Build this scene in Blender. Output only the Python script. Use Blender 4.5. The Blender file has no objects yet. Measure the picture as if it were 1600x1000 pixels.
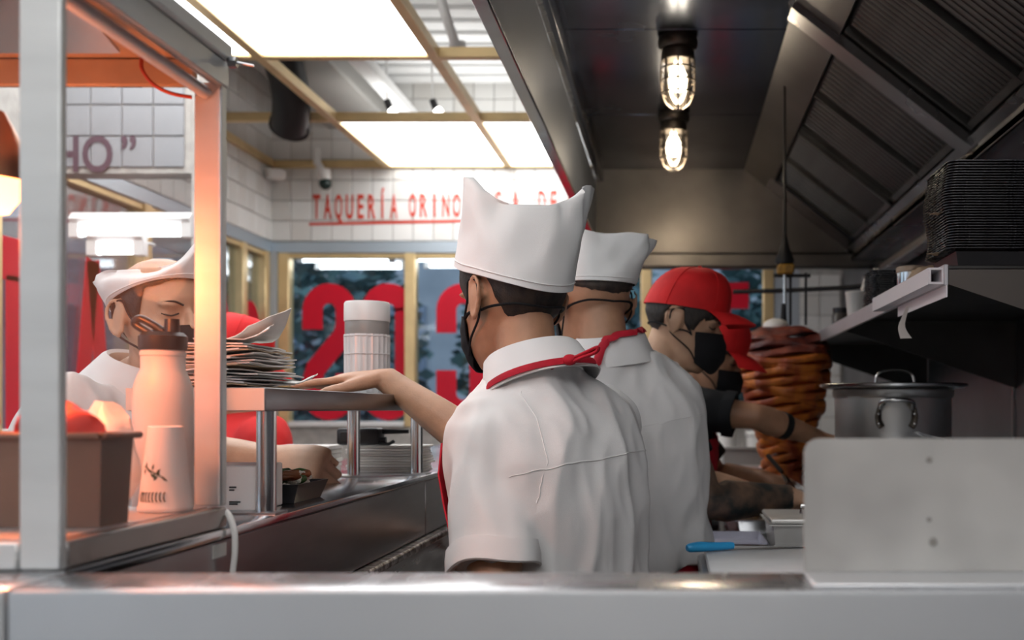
import bpy, bmesh, math, random
from mathutils import Vector, Matrix, noise
from mathutils.bvhtree import BVHTree
random.seed(7)
R = math.radians
PI = math.pi
SC = bpy.context.scene
COL = SC.collection
H = 1.38                      # height of the lens above the floor

# ------------------------------------------------------------------ camera, world, exposure
cam = bpy.data.cameras.new('camera')
cam.sensor_width = 36
cam.lens = 36
cam.shift_x = -0.15625
cam.shift_y = 0.0875
cam.clip_start = 0.02
cam.dof.use_dof = True
cam.dof.focus_distance = 1.72
cam.dof.aperture_fstop = 3.8
co = bpy.data.objects.new('camera', cam)
COL.objects.link(co)
co.location = (0, 0, H)
co.rotation_euler = (R(90), 0, 0)
SC.camera = co
SC.view_settings.view_transform = 'Standard'
SC.view_settings.look = 'None'
SC.view_settings.exposure = 0.22
SC.view_settings.gamma = 1.0
SC.view_settings.use_curve_mapping = False

wd = bpy.data.worlds.new('dusk')
SC.world = wd
wd.use_nodes = True
nt = wd.node_tree
bg = nt.nodes['Background']
tc = nt.nodes.new('ShaderNodeTexCoord')
sep = nt.nodes.new('ShaderNodeSeparateXYZ')
rmp = nt.nodes.new('ShaderNodeValToRGB')
rmp.color_ramp.elements[0].position = 0.0
rmp.color_ramp.elements[0].color = (0.27, 0.33, 0.40, 1)
rmp.color_ramp.elements[1].position = 0.6
rmp.color_ramp.elements[1].color = (0.36, 0.46, 0.60, 1)
nt.links.new(tc.outputs['Generated'], sep.inputs[0])
nt.links.new(sep.outputs['Z'], rmp.inputs[0])
nt.links.new(rmp.outputs[0], bg.inputs[0])
bg.inputs[1].default_value = 2.6
PANEL = 4.6                    # glow of the translucent ceiling light panels
HEAT = 5.2                     # watts of each heat lamp
HOODLAMP = 4.0                 # watts of each caged hood lamp

# ------------------------------------------------------------------ helpers
def at(px, py, d):
    return Vector(((px - 1050) * d / 1600, d, H + (640 - py) * d / 1600))
def V(*a):
    return Vector(a)

_m = {}
def mat(name, col, rough=0.5, metal=0.0, var=0.0, vscale=6.0, bump=0.0, bscale=40.0, stretch=(1, 1, 1),
        col2=None, rvar=0.0, spec=0.5, trans=0.0, sheen=0.0, alpha=None, emit=None, estr=0.0, sss=0.0, coat=0.0, detail=4.0):
    if name in _m:
        return _m[name]
    m = bpy.data.materials.new(name)
    m.use_nodes = True
    n = m.node_tree.nodes
    l = m.node_tree.links
    p = n['Principled BSDF']
    p.inputs['Base Color'].default_value = (*col, 1)
    p.inputs['Roughness'].default_value = rough
    p.inputs['Metallic'].default_value = metal
    p.inputs['Specular IOR Level'].default_value = spec
    if trans: p.inputs['Transmission Weight'].default_value = trans
    if sss:
        p.inputs['Subsurface Weight'].default_value = sss
        p.inputs['Subsurface Radius'].default_value = (0.012, 0.005, 0.003)
    if coat: p.inputs['Coat Weight'].default_value = coat
    if emit:
        p.inputs['Emission Color'].default_value = (*emit, 1)
        p.inputs['Emission Strength'].default_value = estr
    t = mp = None
    if var or bump or rvar:
        t = n.new('ShaderNodeTexCoord')
        mp = n.new('ShaderNodeMapping')
        mp.inputs['Scale'].default_value = stretch
        l.new(t.outputs['Object'], mp.inputs[0])
    if var or rvar:
        nz = n.new('ShaderNodeTexNoise')
        nz.inputs['Scale'].default_value = vscale
        nz.inputs['Detail'].default_value = detail
        l.new(mp.outputs[0], nz.inputs['Vector'])
    if var:
        mx = n.new('ShaderNodeMix')
        mx.data_type = 'RGBA'
        c2 = col2 or tuple(max(0, c * (1 - var)) for c in col)
        mx.inputs[6].default_value = (*col, 1)
        mx.inputs[7].default_value = (*c2, 1)
        rr = n.new('ShaderNodeMapRange')
        rr.inputs['From Min'].default_value = 0.38
        rr.inputs['From Max'].default_value = 0.62
        l.new(nz.outputs['Fac'], rr.inputs['Value'])
        l.new(rr.outputs[0], mx.inputs[0])
        l.new(mx.outputs[2], p.inputs['Base Color'])
    if rvar:
        r2 = n.new('ShaderNodeMapRange')
        r2.inputs['From Min'].default_value = 0.3
        r2.inputs['From Max'].default_value = 0.7
        r2.inputs['To Min'].default_value = max(0.02, rough - rvar)
        r2.inputs['To Max'].default_value = min(1, rough + rvar)
        l.new(nz.outputs['Fac'], r2.inputs['Value'])
        l.new(r2.outputs[0], p.inputs['Roughness'])
    if bump:
        n2 = n.new('ShaderNodeTexNoise')
        n2.inputs['Scale'].default_value = bscale
        n2.inputs['Detail'].default_value = detail
        l.new(mp.outputs[0], n2.inputs['Vector'])
        b = n.new('ShaderNodeBump')
        b.inputs['Strength'].default_value = bump
        b.inputs['Distance'].default_value = 0.004
        l.new(n2.outputs['Fac'], b.inputs['Height'])
        l.new(b.outputs[0], p.inputs['Normal'])
    _m[name] = m
    return m

def glass_mat(name, tint=(1, 1, 1), refl=0.08, dirt=0.0, rough=0.02, dscale=5.0):
    """thin pane: clear, with a fresnel sheen and a film of smears"""
    if name in _m: return _m[name]
    m = bpy.data.materials.new(name)
    m.use_nodes = True
    n = m.node_tree.nodes
    l = m.node_tree.links
    n.remove(n['Principled BSDF'])
    out = n['Material Output']
    tr = n.new('ShaderNodeBsdfTransparent'); tr.inputs[0].default_value = (*tint, 1)
    gl = n.new('ShaderNodeBsdfGlossy'); gl.inputs['Roughness'].default_value = rough
    lw = n.new('ShaderNodeFresnel'); lw.inputs[0].default_value = 1.0 + refl * 7
    mr = n.new('ShaderNodeMapRange')
    mr.inputs['To Min'].default_value = 0.0
    mr.inputs['To Max'].default_value = 0.8
    l.new(lw.outputs[0], mr.inputs['Value'])
    mx = n.new('ShaderNodeMixShader')
    l.new(mr.outputs[0], mx.inputs[0]); l.new(tr.outputs[0], mx.inputs[1]); l.new(gl.outputs[0], mx.inputs[2])
    last = mx
    if dirt:
        df = n.new('ShaderNodeBsdfDiffuse'); df.inputs[0].default_value = (0.8, 0.82, 0.85, 1)
        t = n.new('ShaderNodeTexCoord')
        mp = n.new('ShaderNodeMapping'); mp.inputs['Scale'].default_value = (1, 1, 0.35)
        nz = n.new('ShaderNodeTexNoise'); nz.inputs['Scale'].default_value = dscale; nz.inputs['Detail'].default_value = 6
        l.new(t.outputs['Object'], mp.inputs[0]); l.new(mp.outputs[0], nz.inputs['Vector'])
        r = n.new('ShaderNodeMapRange')
        r.inputs['From Min'].default_value = 0.42; r.inputs['From Max'].default_value = 0.8
        r.inputs['To Min'].default_value = dirt * 0.25; r.inputs['To Max'].default_value = dirt * 2.2
        l.new(nz.outputs['Fac'], r.inputs['Value'])
        m2 = n.new('ShaderNodeMixShader')
        l.new(r.outputs[0], m2.inputs[0]); l.new(mx.outputs[0], m2.inputs[1]); l.new(df.outputs[0], m2.inputs[2])
        last = m2
    l.new(last.outputs[0], out.inputs[0])
    _m[name] = m
    return m

def frame_of(d):
    d = d.normalized()
    a = V(0, 0, 1) if abs(d.z) < 0.9 else V(1, 0, 0)
    u = d.cross(a).normalized()
    return u, d.cross(u).normalized()

class B:
    """collects shapes that become one mesh"""
    def __init__(s):
        s.b = bmesh.new()
    def box(s, lo, hi, bevel=0.0, seg=1, M=None):
        t = bmesh.new()
        bmesh.ops.create_cube(t, size=1)
        lo = Vector(lo); hi = Vector(hi)
        c = (lo + hi) / 2; d = hi - lo
        for v in t.verts:
            v.co = Vector((v.co.x * d.x, v.co.y * d.y, v.co.z * d.z)) + c
        if bevel:
            bmesh.ops.bevel(t, geom=t.edges[:], offset=min(bevel, 0.45 * min(abs(d.x), abs(d.y), abs(d.z))), segments=seg, affect='EDGES', profile=0.5)
        return s.add(t, M)
    def add(s, t, M=None):
        if M is not None:
            bmesh.ops.transform(t, matrix=M, verts=t.verts)
        vs = [s.b.verts.new(v.co) for v in t.verts]
        t.verts.index_update()
        for f in t.faces:
            try: s.b.faces.new([vs[v.index] for v in f.verts])
            except ValueError: pass
        t.free()
        return s
    def loft(s, rings, cap=True, closed=True):
        """rings: lists of points, all the same length"""
        rv = [[s.b.verts.new(p) for p in r] for r in rings]
        n = len(rings[0])
        for i in range(len(rv) - 1):
            for j in range(n if closed else n - 1):
                k = (j + 1) % n
                s.b.faces.new((rv[i][j], rv[i][k], rv[i + 1][k], rv[i + 1][j]))
        if cap and closed:
            try:
                s.b.faces.new(rv[0][::-1]); s.b.faces.new(rv[-1])
            except ValueError: pass
        return s
    def tube(s, pts, r, seg=8, cap=True, flat=1.0, up=None):
        pts = [Vector(p) for p in pts]
        rr = r if isinstance(r, (list, tuple)) else [r] * len(pts)
        rings = []
        u = None
        for i, p in enumerate(pts):
            d = (pts[min(i + 1, len(pts) - 1)] - pts[max(i - 1, 0)])
            if d.length < 1e-9: d = V(0, 0, 1)
            d.normalize()
            if u is None:
                u = (up - d * up.dot(d)).normalized() if up is not None else frame_of(d)[0]
            else:
                u = (u - d * u.dot(d))
                u = u.normalized() if u.length > 1e-6 else frame_of(d)[0]
            w = d.cross(u)
            rings.append([p + (u * math.cos(2 * PI * k / seg) + w * (math.sin(2 * PI * k / seg) * flat)) * rr[i] for k in range(seg)])
        return s.loft(rings, cap)
    def cyl(s, p0, p1, r0, r1=None, seg=24, cap=True):
        return s.tube([p0, p1], [r0, r0 if r1 is None else r1], seg, cap)
    def lathe(s, prof, c, seg=32, axis=None, cap=False):
        """prof: (radius, height) pairs, turned about the vertical through c"""
        c = Vector(c)
        u, w, a = V(1, 0, 0), V(0, 1, 0), V(0, 0, 1)
        if axis is not None:
            a = Vector(axis).normalized(); u, w = frame_of(a)
        rings = [[c + (u * math.cos(2 * PI * k / seg) + w * math.sin(2 * PI * k / seg)) * max(r, 1e-5) + a * z for k in range(seg)] for r, z in prof]
        return s.loft(rings, cap)
    def prism(s, poly, off):
        """poly: points of a flat outline, swept by the vector off"""
        off = Vector(off)
        a = [s.b.verts.new(Vector(p)) for p in poly]
        b = [s.b.verts.new(Vector(p) + off) for p in poly]
        n = len(a)
        s.b.faces.new(a[::-1]); s.b.faces.new(b)
        for i in range(n):
            s.b.faces.new((a[i], a[(i + 1) % n], b[(i + 1) % n], b[i]))
        return s
    def ball(s, c, r, seg=16, rings=10, M=None):
        t = bmesh.new()
        bmesh.ops.create_uvsphere(t, u_segments=seg, v_segments=rings, radius=1)
        rr = r if isinstance(r, (tuple, list)) else (r, r, r)
        T = Matrix.Translation(Vector(c)) @ (M.to_4x4() if M is not None else Matrix()) @ Matrix.Diagonal((*rr, 1))
        return s.add(t, T)
    def sheet(s, grid, thick=0.0):
        """grid of points [i][j] as a surface; thick gives it a back"""
        rv = [[s.b.verts.new(p) for p in r] for r in grid]
        fs = []
        for i in range(len(rv) - 1):
            for j in range(len(rv[0]) - 1):
                fs.append(s.b.faces.new((rv[i][j], rv[i][j + 1], rv[i + 1][j + 1], rv[i + 1][j])))
        if thick:
            s.b.normal_update()
            bmesh.ops.solidify(s.b, geom=fs, thickness=thick)
        return s

def wloc(o):
    p = Vector((0, 0, 0))
    while o is not None:
        p = p + o.location; o = o.parent
    return p

def obj(name, b, m, parent=None, origin=None, smooth=True, angle=40):
    bm = b.b if isinstance(b, B) else b
    bmesh.ops.recalc_face_normals(bm, faces=bm.faces)
    base = wloc(parent) if parent is not None else V(0, 0, 0)
    org = Vector(origin) if origin is not None else base
    bmesh.ops.translate(bm, vec=-org, verts=bm.verts)
    me = bpy.data.meshes.new(name)
    bm.to_mesh(me)
    bm.free()
    return obj_me(name, me, m, parent, org - base, smooth, angle)

def obj_me(name, me, m, parent=None, loc=(0, 0, 0), smooth=True, angle=40):
    for x in (m if isinstance(m, (list, tuple)) else [m]):
        me.materials.append(x)
    if smooth:
        me.shade_smooth()
        me.set_sharp_from_angle(angle=R(angle))
    o = bpy.data.objects.new(name, me)
    COL.objects.link(o)
    o.location = loc
    if parent is not None: o.parent = parent
    return o

def tag(o, label=None, cat=None, group=None, kind=None):
    if label: o['label'] = label
    if cat: o['category'] = cat
    if group: o['group'] = group
    if kind: o['kind'] = kind
    return o
def thing(name, label, cat, loc=(0, 0, 0), group=None):
    o = bpy.data.objects.new(name, None)
    COL.objects.link(o)
    o.location = loc
    o.empty_display_size = 0.05
    return tag(o, label, cat, group)
def base_of(pts):
    return None
def struct(name, b, m, **k):
    o = obj(name, b, m, **k)
    o['kind'] = 'structure'
    return o
def dup(o, loc=None, parent=None):
    c = o.copy(); COL.objects.link(c)
    if parent is not None: c.parent = parent
    if loc is not None: c.location = loc
    for ch in list(o.children):
        dup(ch, None, c)
    return c

def remeshed(bm, voxel, smooth=2, fac=0.5):
    me = bpy.data.meshes.new('tmp')
    bmesh.ops.recalc_face_normals(bm, faces=bm.faces)
    bm.to_mesh(me); bm.free()
    o = bpy.data.objects.new('tmp', me); COL.objects.link(o)
    r = o.modifiers.new('r', 'REMESH'); r.mode = 'VOXEL'; r.voxel_size = voxel
    if smooth:
        q = o.modifiers.new('s', 'SMOOTH'); q.factor = fac; q.iterations = smooth
    dg = bpy.context.evaluated_depsgraph_get()
    res = bpy.data.meshes.new_from_object(o.evaluated_get(dg))
    bpy.data.objects.remove(o)
    bpy.data.meshes.remove(me)
    return res

def text_mesh(body, size, ext, offset=0.0):
    cu = bpy.data.curves.new('t', 'FONT')
    cu.body = body; cu.size = size; cu.extrude = ext; cu.offset = offset
    cu.align_x = 'CENTER'
    cu.resolution_u = 4
    o = bpy.data.objects.new('t', cu); COL.objects.link(o)
    dg = bpy.context.evaluated_depsgraph_get()
    me = bpy.data.meshes.new_from_object(o.evaluated_get(dg))
    bpy.data.objects.remove(o); bpy.data.curves.remove(cu)
    return me

def ribbon(b, pts, w, P, thick):
    """a flat stroke of width w along 2-D points; P maps (u, v, depth) into the world"""
    n = len(pts)
    L = []; Rr = []
    for i in range(n):
        a = Vector(pts[max(i - 1, 0)]); c = Vector(pts[min(i + 1, n - 1)])
        t = (c - a).normalized(); nn = Vector((-t.y, t.x))
        L.append(Vector(pts[i]) + nn * w / 2); Rr.append(Vector(pts[i]) - nn * w / 2)
    rings = []
    for i in range(n):
        rings.append([P(L[i].x, L[i].y, 0), P(Rr[i].x, Rr[i].y, 0), P(Rr[i].x, Rr[i].y, thick), P(L[i].x, L[i].y, thick)])
    b.loft(rings)

def catmull(pts, n=6):
    pts = [Vector(p) for p in pts]
    out = []
    for i in range(len(pts) - 1):
        p0 = pts[max(i - 1, 0)]; p1 = pts[i]; p2 = pts[i + 1]; p3 = pts[min(i + 2, len(pts) - 1)]
        for k in range(n):
            t = k / n
            out.append(0.5 * ((2 * p1) + (p2 - p0) * t + (2 * p0 - 5 * p1 + 4 * p2 - p3) * t * t + (3 * p1 - p0 - 3 * p2 + p3) * t ** 3))
    out.append(pts[-1])
    return out
def lerp(a, b, t):
    return a + (b - a) * t
def keyed(keys, x):
    if x <= keys[0][0]: return keys[0][1:]
    for a, b in zip(keys, keys[1:]):
        if x <= b[0]:
            t = (x - a[0]) / (b[0] - a[0])
            t = t * t * (3 - 2 * t) * 0.35 + t * 0.65
            return tuple(lerp(p, q, t) for p, q in zip(a[1:], b[1:]))
    return keys[-1][1:]

# ------------------------------------------------------------------ materials
steel = mat('brushed_steel', (0.50, 0.51, 0.53), 0.32, 1.0, var=0.18, vscale=5, bump=0.05, bscale=60, stretch=(1, 1, 8), rvar=0.08)
steel_light = mat('pale_steel', (0.60, 0.61, 0.62), 0.42, 0.75, var=0.08, vscale=4, bump=0.04, bscale=50, rvar=0.06)
steel_dark = mat('dark_steel', (0.30, 0.30, 0.31), 0.30, 1.0, var=0.3, vscale=3, bump=0.04, bscale=30, rvar=0.08)
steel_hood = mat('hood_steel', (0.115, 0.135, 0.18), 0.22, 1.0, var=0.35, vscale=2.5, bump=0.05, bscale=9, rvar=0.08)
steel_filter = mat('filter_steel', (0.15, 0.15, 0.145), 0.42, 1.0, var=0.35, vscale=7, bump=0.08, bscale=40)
steel_shiny = mat('polished_steel', (0.62, 0.62, 0.62), 0.16, 1.0, var=0.1, vscale=8, rvar=0.05)
black_iron = mat('black_iron', (0.02, 0.02, 0.022), 0.45, 0.6, bump=0.1, bscale=80)
gold = mat('brass_trim', (0.80, 0.60, 0.31), 0.38, 0.45, var=0.15, vscale=6)
white_tile = mat('white_tile', (0.80, 0.79, 0.76), 0.18, 0, var=0.05, vscale=3)
white_tile2 = mat('cream_tile', (0.74, 0.72, 0.68), 0.2, 0, var=0.06, vscale=3)
grout = mat('grey_grout', (0.48, 0.46, 0.43), 0.9, 0, var=0.2, vscale=20)
paint_white = mat('white_paint', (0.78, 0.78, 0.77), 0.6, 0, var=0.05, vscale=4)
red_paint = mat('red_lettering', (0.62, 0.05, 0.025), 0.5)
red_vinyl = mat('red_vinyl', (0.88, 0.035, 0.085), 0.45)
_n = red_vinyl.node_tree                         # light from the street shines through the film
_t = _n.nodes.new('ShaderNodeBsdfTranslucent'); _t.inputs[0].default_value = (0.95, 0.05, 0.13, 1)
_x = _n.nodes.new('ShaderNodeMixShader'); _x.inputs[0].default_value = 0.68
_n.links.new(_n.nodes['Principled BSDF'].outputs[0], _x.inputs[1]); _n.links.new(_t.outputs[0], _x.inputs[2])
_n.links.new(_x.outputs[0], _n.nodes['Material Output'].inputs[0])
skin1 = mat('skin_tan', (0.50, 0.27, 0.16), 0.5, 0, var=0.18, vscale=18, bump=0.12, bscale=260, sss=0.12)
skin2 = mat('skin_olive', (0.46, 0.25, 0.15), 0.5, 0, var=0.2, vscale=18, bump=0.1, bscale=240, sss=0.1)
skin3 = mat('skin_light', (0.56, 0.34, 0.22), 0.5, 0, var=0.2, vscale=18, bump=0.1, bscale=240, sss=0.1)
tattoo = mat('tattooed_skin', (0.022, 0.028, 0.028), 0.5, 0, var=0.9, vscale=17, col2=(0.20, 0.12, 0.08), detail=5)
cloth_white = mat('white_cotton', (0.75, 0.74, 0.73), 0.85, 0, var=0.05, vscale=6, bump=0.15, bscale=900, spec=0.2)
cloth_cap = mat('white_twill', (0.80, 0.80, 0.79), 0.8, 0, var=0.04, vscale=9, bump=0.12, bscale=900, spec=0.2)
cloth_red = mat('red_cotton', (0.50, 0.012, 0.03), 0.75, 0, var=0.25, vscale=25, bump=0.15, bscale=700, spec=0.3)
cap_red = mat('red_twill', (0.66, 0.012, 0.014), 0.7, 0, var=0.2, vscale=14, bump=0.12, bscale=700, spec=0.3)
cloth_black = mat('black_cotton', (0.012, 0.013, 0.015), 0.85, 0, bump=0.15, bscale=600, spec=0.2)
mask_black = mat('black_mask', (0.010, 0.010, 0.012), 0.8, 0, bump=0.1, bscale=900, spec=0.25)
denim = mat('dark_trousers', (0.03, 0.03, 0.035), 0.85, 0, bump=0.1, bscale=300)
hair_dark = mat('dark_hair', (0.010, 0.008, 0.007), 0.55, 0, var=0.6, vscale=120, bump=0.5, bscale=500, stretch=(1, 1, 0.3), col2=(0.03, 0.022, 0.018))
rubber = mat('black_rubber', (0.012, 0.012, 0.013), 0.5, 0)
paper = mat('white_paper', (0.74, 0.72, 0.68), 0.8, 0, var=0.12, vscale=9, bump=0.1, bscale=60)
kraft = mat('kraft_paper', (0.48, 0.36, 0.24), 0.8, 0, var=0.2, vscale=12, bump=0.1, bscale=80)
plastic_white = mat('white_plastic', (0.78, 0.76, 0.73), 0.35, 0)
plastic_black = mat('black_plastic', (0.014, 0.014, 0.016), 0.35, 0)
# ================================================================== THE SETTING
YB = 6.0            # back wall
XL = -2.35          # left wall
XR = 1.0            # right wall
ZH0, ZH1 = H + 0.985, H + 1.95     # tiled header, up to the deck
ZW0, ZW1 = H - 0.10, H + 0.925     # window opening

struct('floor', B().box((-4, -2.6, -0.1), (2.2, YB + 0.2, 0)), mat('floor_tile', (0.30, 0.22, 0.19), 0.45, 0, var=0.3, vscale=5, bump=0.1, bscale=30))
deck = struct('ceiling', B().box((-4, -2.6, ZH1), (2.2, YB + 0.2, ZH1 + 0.12)), paint_white)
sl = None
for i in range(16):
    if sl is None:
        sl = obj('slat', B().box((-2.3, -0.055, -0.06), (0.6, 0.055, 0), 0.006), paint_white, deck, origin=(0, 0, 0))
        s = sl
    else:
        s = dup(sl, parent=deck)
    s.location = (0, 3.4 + i * 0.165, ZH1)
wb = struct('wall_back', B().box((XL, YB, ZH0), (XR, YB + 0.14, ZH1)).box((XL - 0.1, YB, 0), (0.75, YB + 0.14, ZW0)).box((0.74, YB, 0), (XR + 0.1, YB + 0.14, ZH1)), grout)
wl = struct('wall_left', B().box((XL - 0.14, -2.5, ZH0), (XL, YB, ZH1)).box((XL - 0.14, -2.5, 0), (XL, YB, ZW0)), grout)
struct('wall_right', B().box((XR, -2.5, 0), (XR + 0.1, YB, ZH1)), mat('wall_steel', (0.20, 0.21, 0.23), 0.38, 1.0, var=0.25, vscale=3, bump=0.04, bscale=20))
struct('wall_rear', B().box((-3.5, -2.6, 0), (2.2, -2.5, ZH1)), mat('rear_paint', (0.62, 0.60, 0.57), 0.6, 0, var=0.08))
struct('trim_1', B().box((XR - 0.006, 2.985, H - 0.3), (XR, 3.0, H + 0.3)), steel_dark)   # joint strip on the steel wall

# tiles, each its own piece
T = 0.119
tile_bm = B().box((-0.0575, -0.009, -0.0575), (0.0575, 0.0, 0.0575), 0.003)
proto = obj('tile', tile_bm, white_tile, wb, origin=(0, 0, 0), smooth=False)
proto_me = [proto.data, proto.data.copy()]
proto_me[1].materials.clear(); proto_me[1].materials.append(white_tile2)
first = [True]
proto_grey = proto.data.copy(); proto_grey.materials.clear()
proto_grey.materials.append(mat('grey_tile', (0.30, 0.31, 0.33), 0.3, 0, var=0.08, vscale=4))  # header tiles of the reflection wall, darkened to offset the ceiling panel's light
def tile(parent, x, y, z, rz, me=None):
    if me is not None:
        o = bpy.data.objects.new('tile', me); COL.objects.link(o)
    elif first[0]:
        o = proto; first[0] = False
    else:
        o = bpy.data.objects.new('tile', proto_me[random.random() < 0.3]); COL.objects.link(o)
    o.parent = parent
    o.location = (x, y, z); o.rotation_euler = (random.uniform(-.006, .006), 0, rz)
for i in range(17):
    for j in range(8):
        tile(wb, XL + T * (i + 0.5), YB, ZH0 + T * (j + 0.5), 0)
for i in range(2):
    for j in range(10):
        tile(wb, 0.748 + T * (i + 0.5), YB, H - 0.40 + T * (j + 0.5), 0)
for i in range(19):
    for j in range(8):
        tile(wl, XL, YB - T * (i + 0.5), ZH0 + T * (j + 0.5), R(90))
struct('trim_2', B().box((XL, YB - 0.012, ZH0 - 0.07), (0.74, YB + 0.1, ZH0 - 0.002), 0.004), mat('blue_steel', (0.45, 0.52, 0.58), 0.35, 0.6))
struct('trim_3', B().box((XL - 0.1, 0, ZH0 - 0.07), (XL + 0.012, YB - 0.013, ZH0 - 0.002), 0.004), mat('blue_steel', (0.45, 0.52, 0.58), 0.35, 0.6))

# lettering of the header, painted on the tiles
def wall_word(word, px0, px1, y0, y1, parent):
    """letters spread evenly from px0 to px1 along the header"""
    d = YB - 0.011
    step = (px1 - px0) / len(word)
    for i, ch in enumerate(word):
        if ch == ' ': continue
        me = text_mesh(ch, 0.17, 0.0015, 0.003)
        zs = [v.co.y for v in me.vertices]; xs = [v.co.x for v in me.vertices]
        base = {'Í': 'I'}.get(ch, ch)
        h0 = 0.122
        cx = (max(xs) + min(xs)) / 2
        sx = min(0.5, 0.043 / max(0.02, max(xs) - min(xs)))
        sz = (y1 - y0) * d / 1600 / h0
        p = at(px0 + step * (i + 0.5), y1, d)
        for v in me.vertices:
            v.co = Vector(((v.co.x - cx) * sx, -v.co.z, v.co.y * sz))
        obj_me('letter', me, red_paint, parent, p, smooth=False)
wall_word('TAQUERÍA', 486, 624, 303, 341, wb)
wall_word('ORINOCO', 636, 757, 302, 338, wb)
wall_word('S.A.', 772, 826, 298, 333, wb)
wall_word('DE', 838, 874, 297, 332, wb)
wall_word('C.V.', 886, 940, 296, 331, wb)
a, b_ = at(484, 353, YB), at(945, 343, YB)
bb = B().prism([a + V(0, -0.0115, 0), b_ + V(0, -0.0115, 0), b_ + V(0, -0.0115, 0.016), a + V(0, -0.0115, 0.016)], (0, 0.002, 0))
obj('underline', bb, red_paint, wb)
# added wall with lettering and window, standing for the reflection in the cabinet glass
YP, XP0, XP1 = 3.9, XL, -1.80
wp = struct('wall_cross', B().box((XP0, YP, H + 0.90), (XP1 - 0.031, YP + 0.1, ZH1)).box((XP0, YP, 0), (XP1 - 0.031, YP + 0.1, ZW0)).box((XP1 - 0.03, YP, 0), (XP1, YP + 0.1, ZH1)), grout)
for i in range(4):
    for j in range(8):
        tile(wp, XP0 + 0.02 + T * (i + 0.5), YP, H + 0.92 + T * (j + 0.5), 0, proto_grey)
for i, ch in enumerate('HO”'):                      # reflected lettering, added as solid letters
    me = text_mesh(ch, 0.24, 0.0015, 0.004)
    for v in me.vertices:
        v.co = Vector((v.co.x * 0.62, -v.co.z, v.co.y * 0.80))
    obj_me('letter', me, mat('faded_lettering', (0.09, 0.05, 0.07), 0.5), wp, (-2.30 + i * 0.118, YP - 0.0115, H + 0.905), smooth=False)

# windows ------------------------------------------------------------
pane = glass_mat('window_glass', (0.93, 0.96, 0.97), 0.05)
def window_set(name, along, c, stops, letters):
    """a row of panes between brass mullions; along 'x' or 'y'"""
    w = bpy.data.objects.new(name, None); COL.objects.link(w); w['kind'] = 'structure'
    w.location = (0, YB, ZW0) if along == 'x' else (c, 0, ZW0)
    def bx(a0, a1, t0, t1, z0, z1, bev=0.0):
        return B().box((a0, c + t0, z0), (a1, c + t1, z1), bev) if along == 'x' else B().box((c - t1, a0, z0), (c - t0, a1, z1), bev)
    for s in stops:
        obj('mullion', bx(s - 0.032, s + 0.032, -0.01, 0.07, ZW0, ZW1, 0.004), gold, w)
    for a0, a1 in zip(stops, stops[1:]):
        obj('pane', bx(a0 + 0.03, a1 - 0.03, 0.03, 0.036, ZW0 + 0.03, ZW1 - 0.03), pane, w)
        obj('rail', bx(a0 + 0.032, a1 - 0.032, 0.0, 0.06, ZW1 - 0.035, ZW1), gold, w)
        obj('sill', bx(a0 + 0.032, a1 - 0.032, -0.03, 0.08, ZW0, ZW0 + 0.03, 0.004), paint_white, w)
    return w
w1 = window_set('window_1', 'x', YB, [XL + 0.075, -1.535, -0.845, -0.15, 0.565], None)
struct('trim_4', B().box((XL, YB - 0.03, ZW0), (XL + 0.04, YB + 0.1, ZW1)), mat('grey_frame', (0.42, 0.46, 0.50), 0.5))
struct('trim_5', B().box((0.60, YB - 0.005, ZW0), (0.745, YB + 0.1, ZW1)), mat('grey_frame', (0.42, 0.46, 0.50), 0.5))
w3 = window_set('window_3', 'x', YP, [XP0 + 0.036, -2.06, XP1 - 0.066], None)  # added window, part of the cabinet glass reflection
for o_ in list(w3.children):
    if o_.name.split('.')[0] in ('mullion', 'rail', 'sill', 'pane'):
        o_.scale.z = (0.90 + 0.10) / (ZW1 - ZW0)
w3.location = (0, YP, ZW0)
w2 = window_set('window_2', 'y', XL, [1.4, 2.5, 3.55, 4.58, 5.62, 5.93], None)

def arc(cx, cy, r, a0, a1, n=12, ry=None):
    ry = ry or r
    return [(cx + r * math.cos(R(a0 + (a1 - a0) * i / n)), cy + ry * math.sin(R(a0 + (a1 - a0) * i / n))) for i in range(n + 1)]
LW, LR, LC = 0.118, 0.098, 0.245
strokes = {
    'S': [[(-LR, 0.13), (-LR, LC - 0.02)] + arc(0, LC, LR, 180, 0) + [(LR, 0.16), (LR * 0.8, 0.09), (-LR * 0.8, -0.10), (-LR, -0.17)] + arc(0, -LC, LR, 180, 360) + [(LR, -0.13)]],
    'O': [arc(0, LC, LR, 0, 180) + arc(0, -LC, LR, 180, 360) + [(LR, LC), (LR, LC + 0.01)]],
    'C': [[(-LR, 0.11)] + arc(0, LC, LR, 180, 0) + arc(0, -LC, LR, 360, 180) + [(-LR, -0.11)]],
    'A': [[(-0.14, -0.4), (0, 0.4)], [(0.14, -0.4), (0, 0.4)], [(-0.08, -0.15), (0.08, -0.15)]],
    'T': [[(-0.163, 0.33), (0.163, 0.33)], [(0, 0.27), (0, -0.4)]],
}
def letter(ch, u0, zc, parent, along='x', c=YB, sw=1.0):
    b = B()
    for st in strokes[ch]:
        w = LW if not (ch == 'T' and st[0][1] == 0.33) else 0.155
        if along == 'x':
            ribbon(b, st, w, lambda u, v, t: V(u0 + u * sw, c + 0.027 - t, zc + v), 0.003)
        else:
            ribbon(b, st, w, lambda u, v, t: V(c - 0.027 + t, u0 + u * sw, zc + v), 0.003)
    obj('letter', b, red_vinyl, parent, smooth=False)
zc = H + (640 - 549) * YB / 1600
for ch, px in (('S', 512), ('O', 605), ('C', 722), ('A', 915), ('T', 1127)):
    letter(ch, (px - 1050) * YB / 1600, zc, w1)
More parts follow.
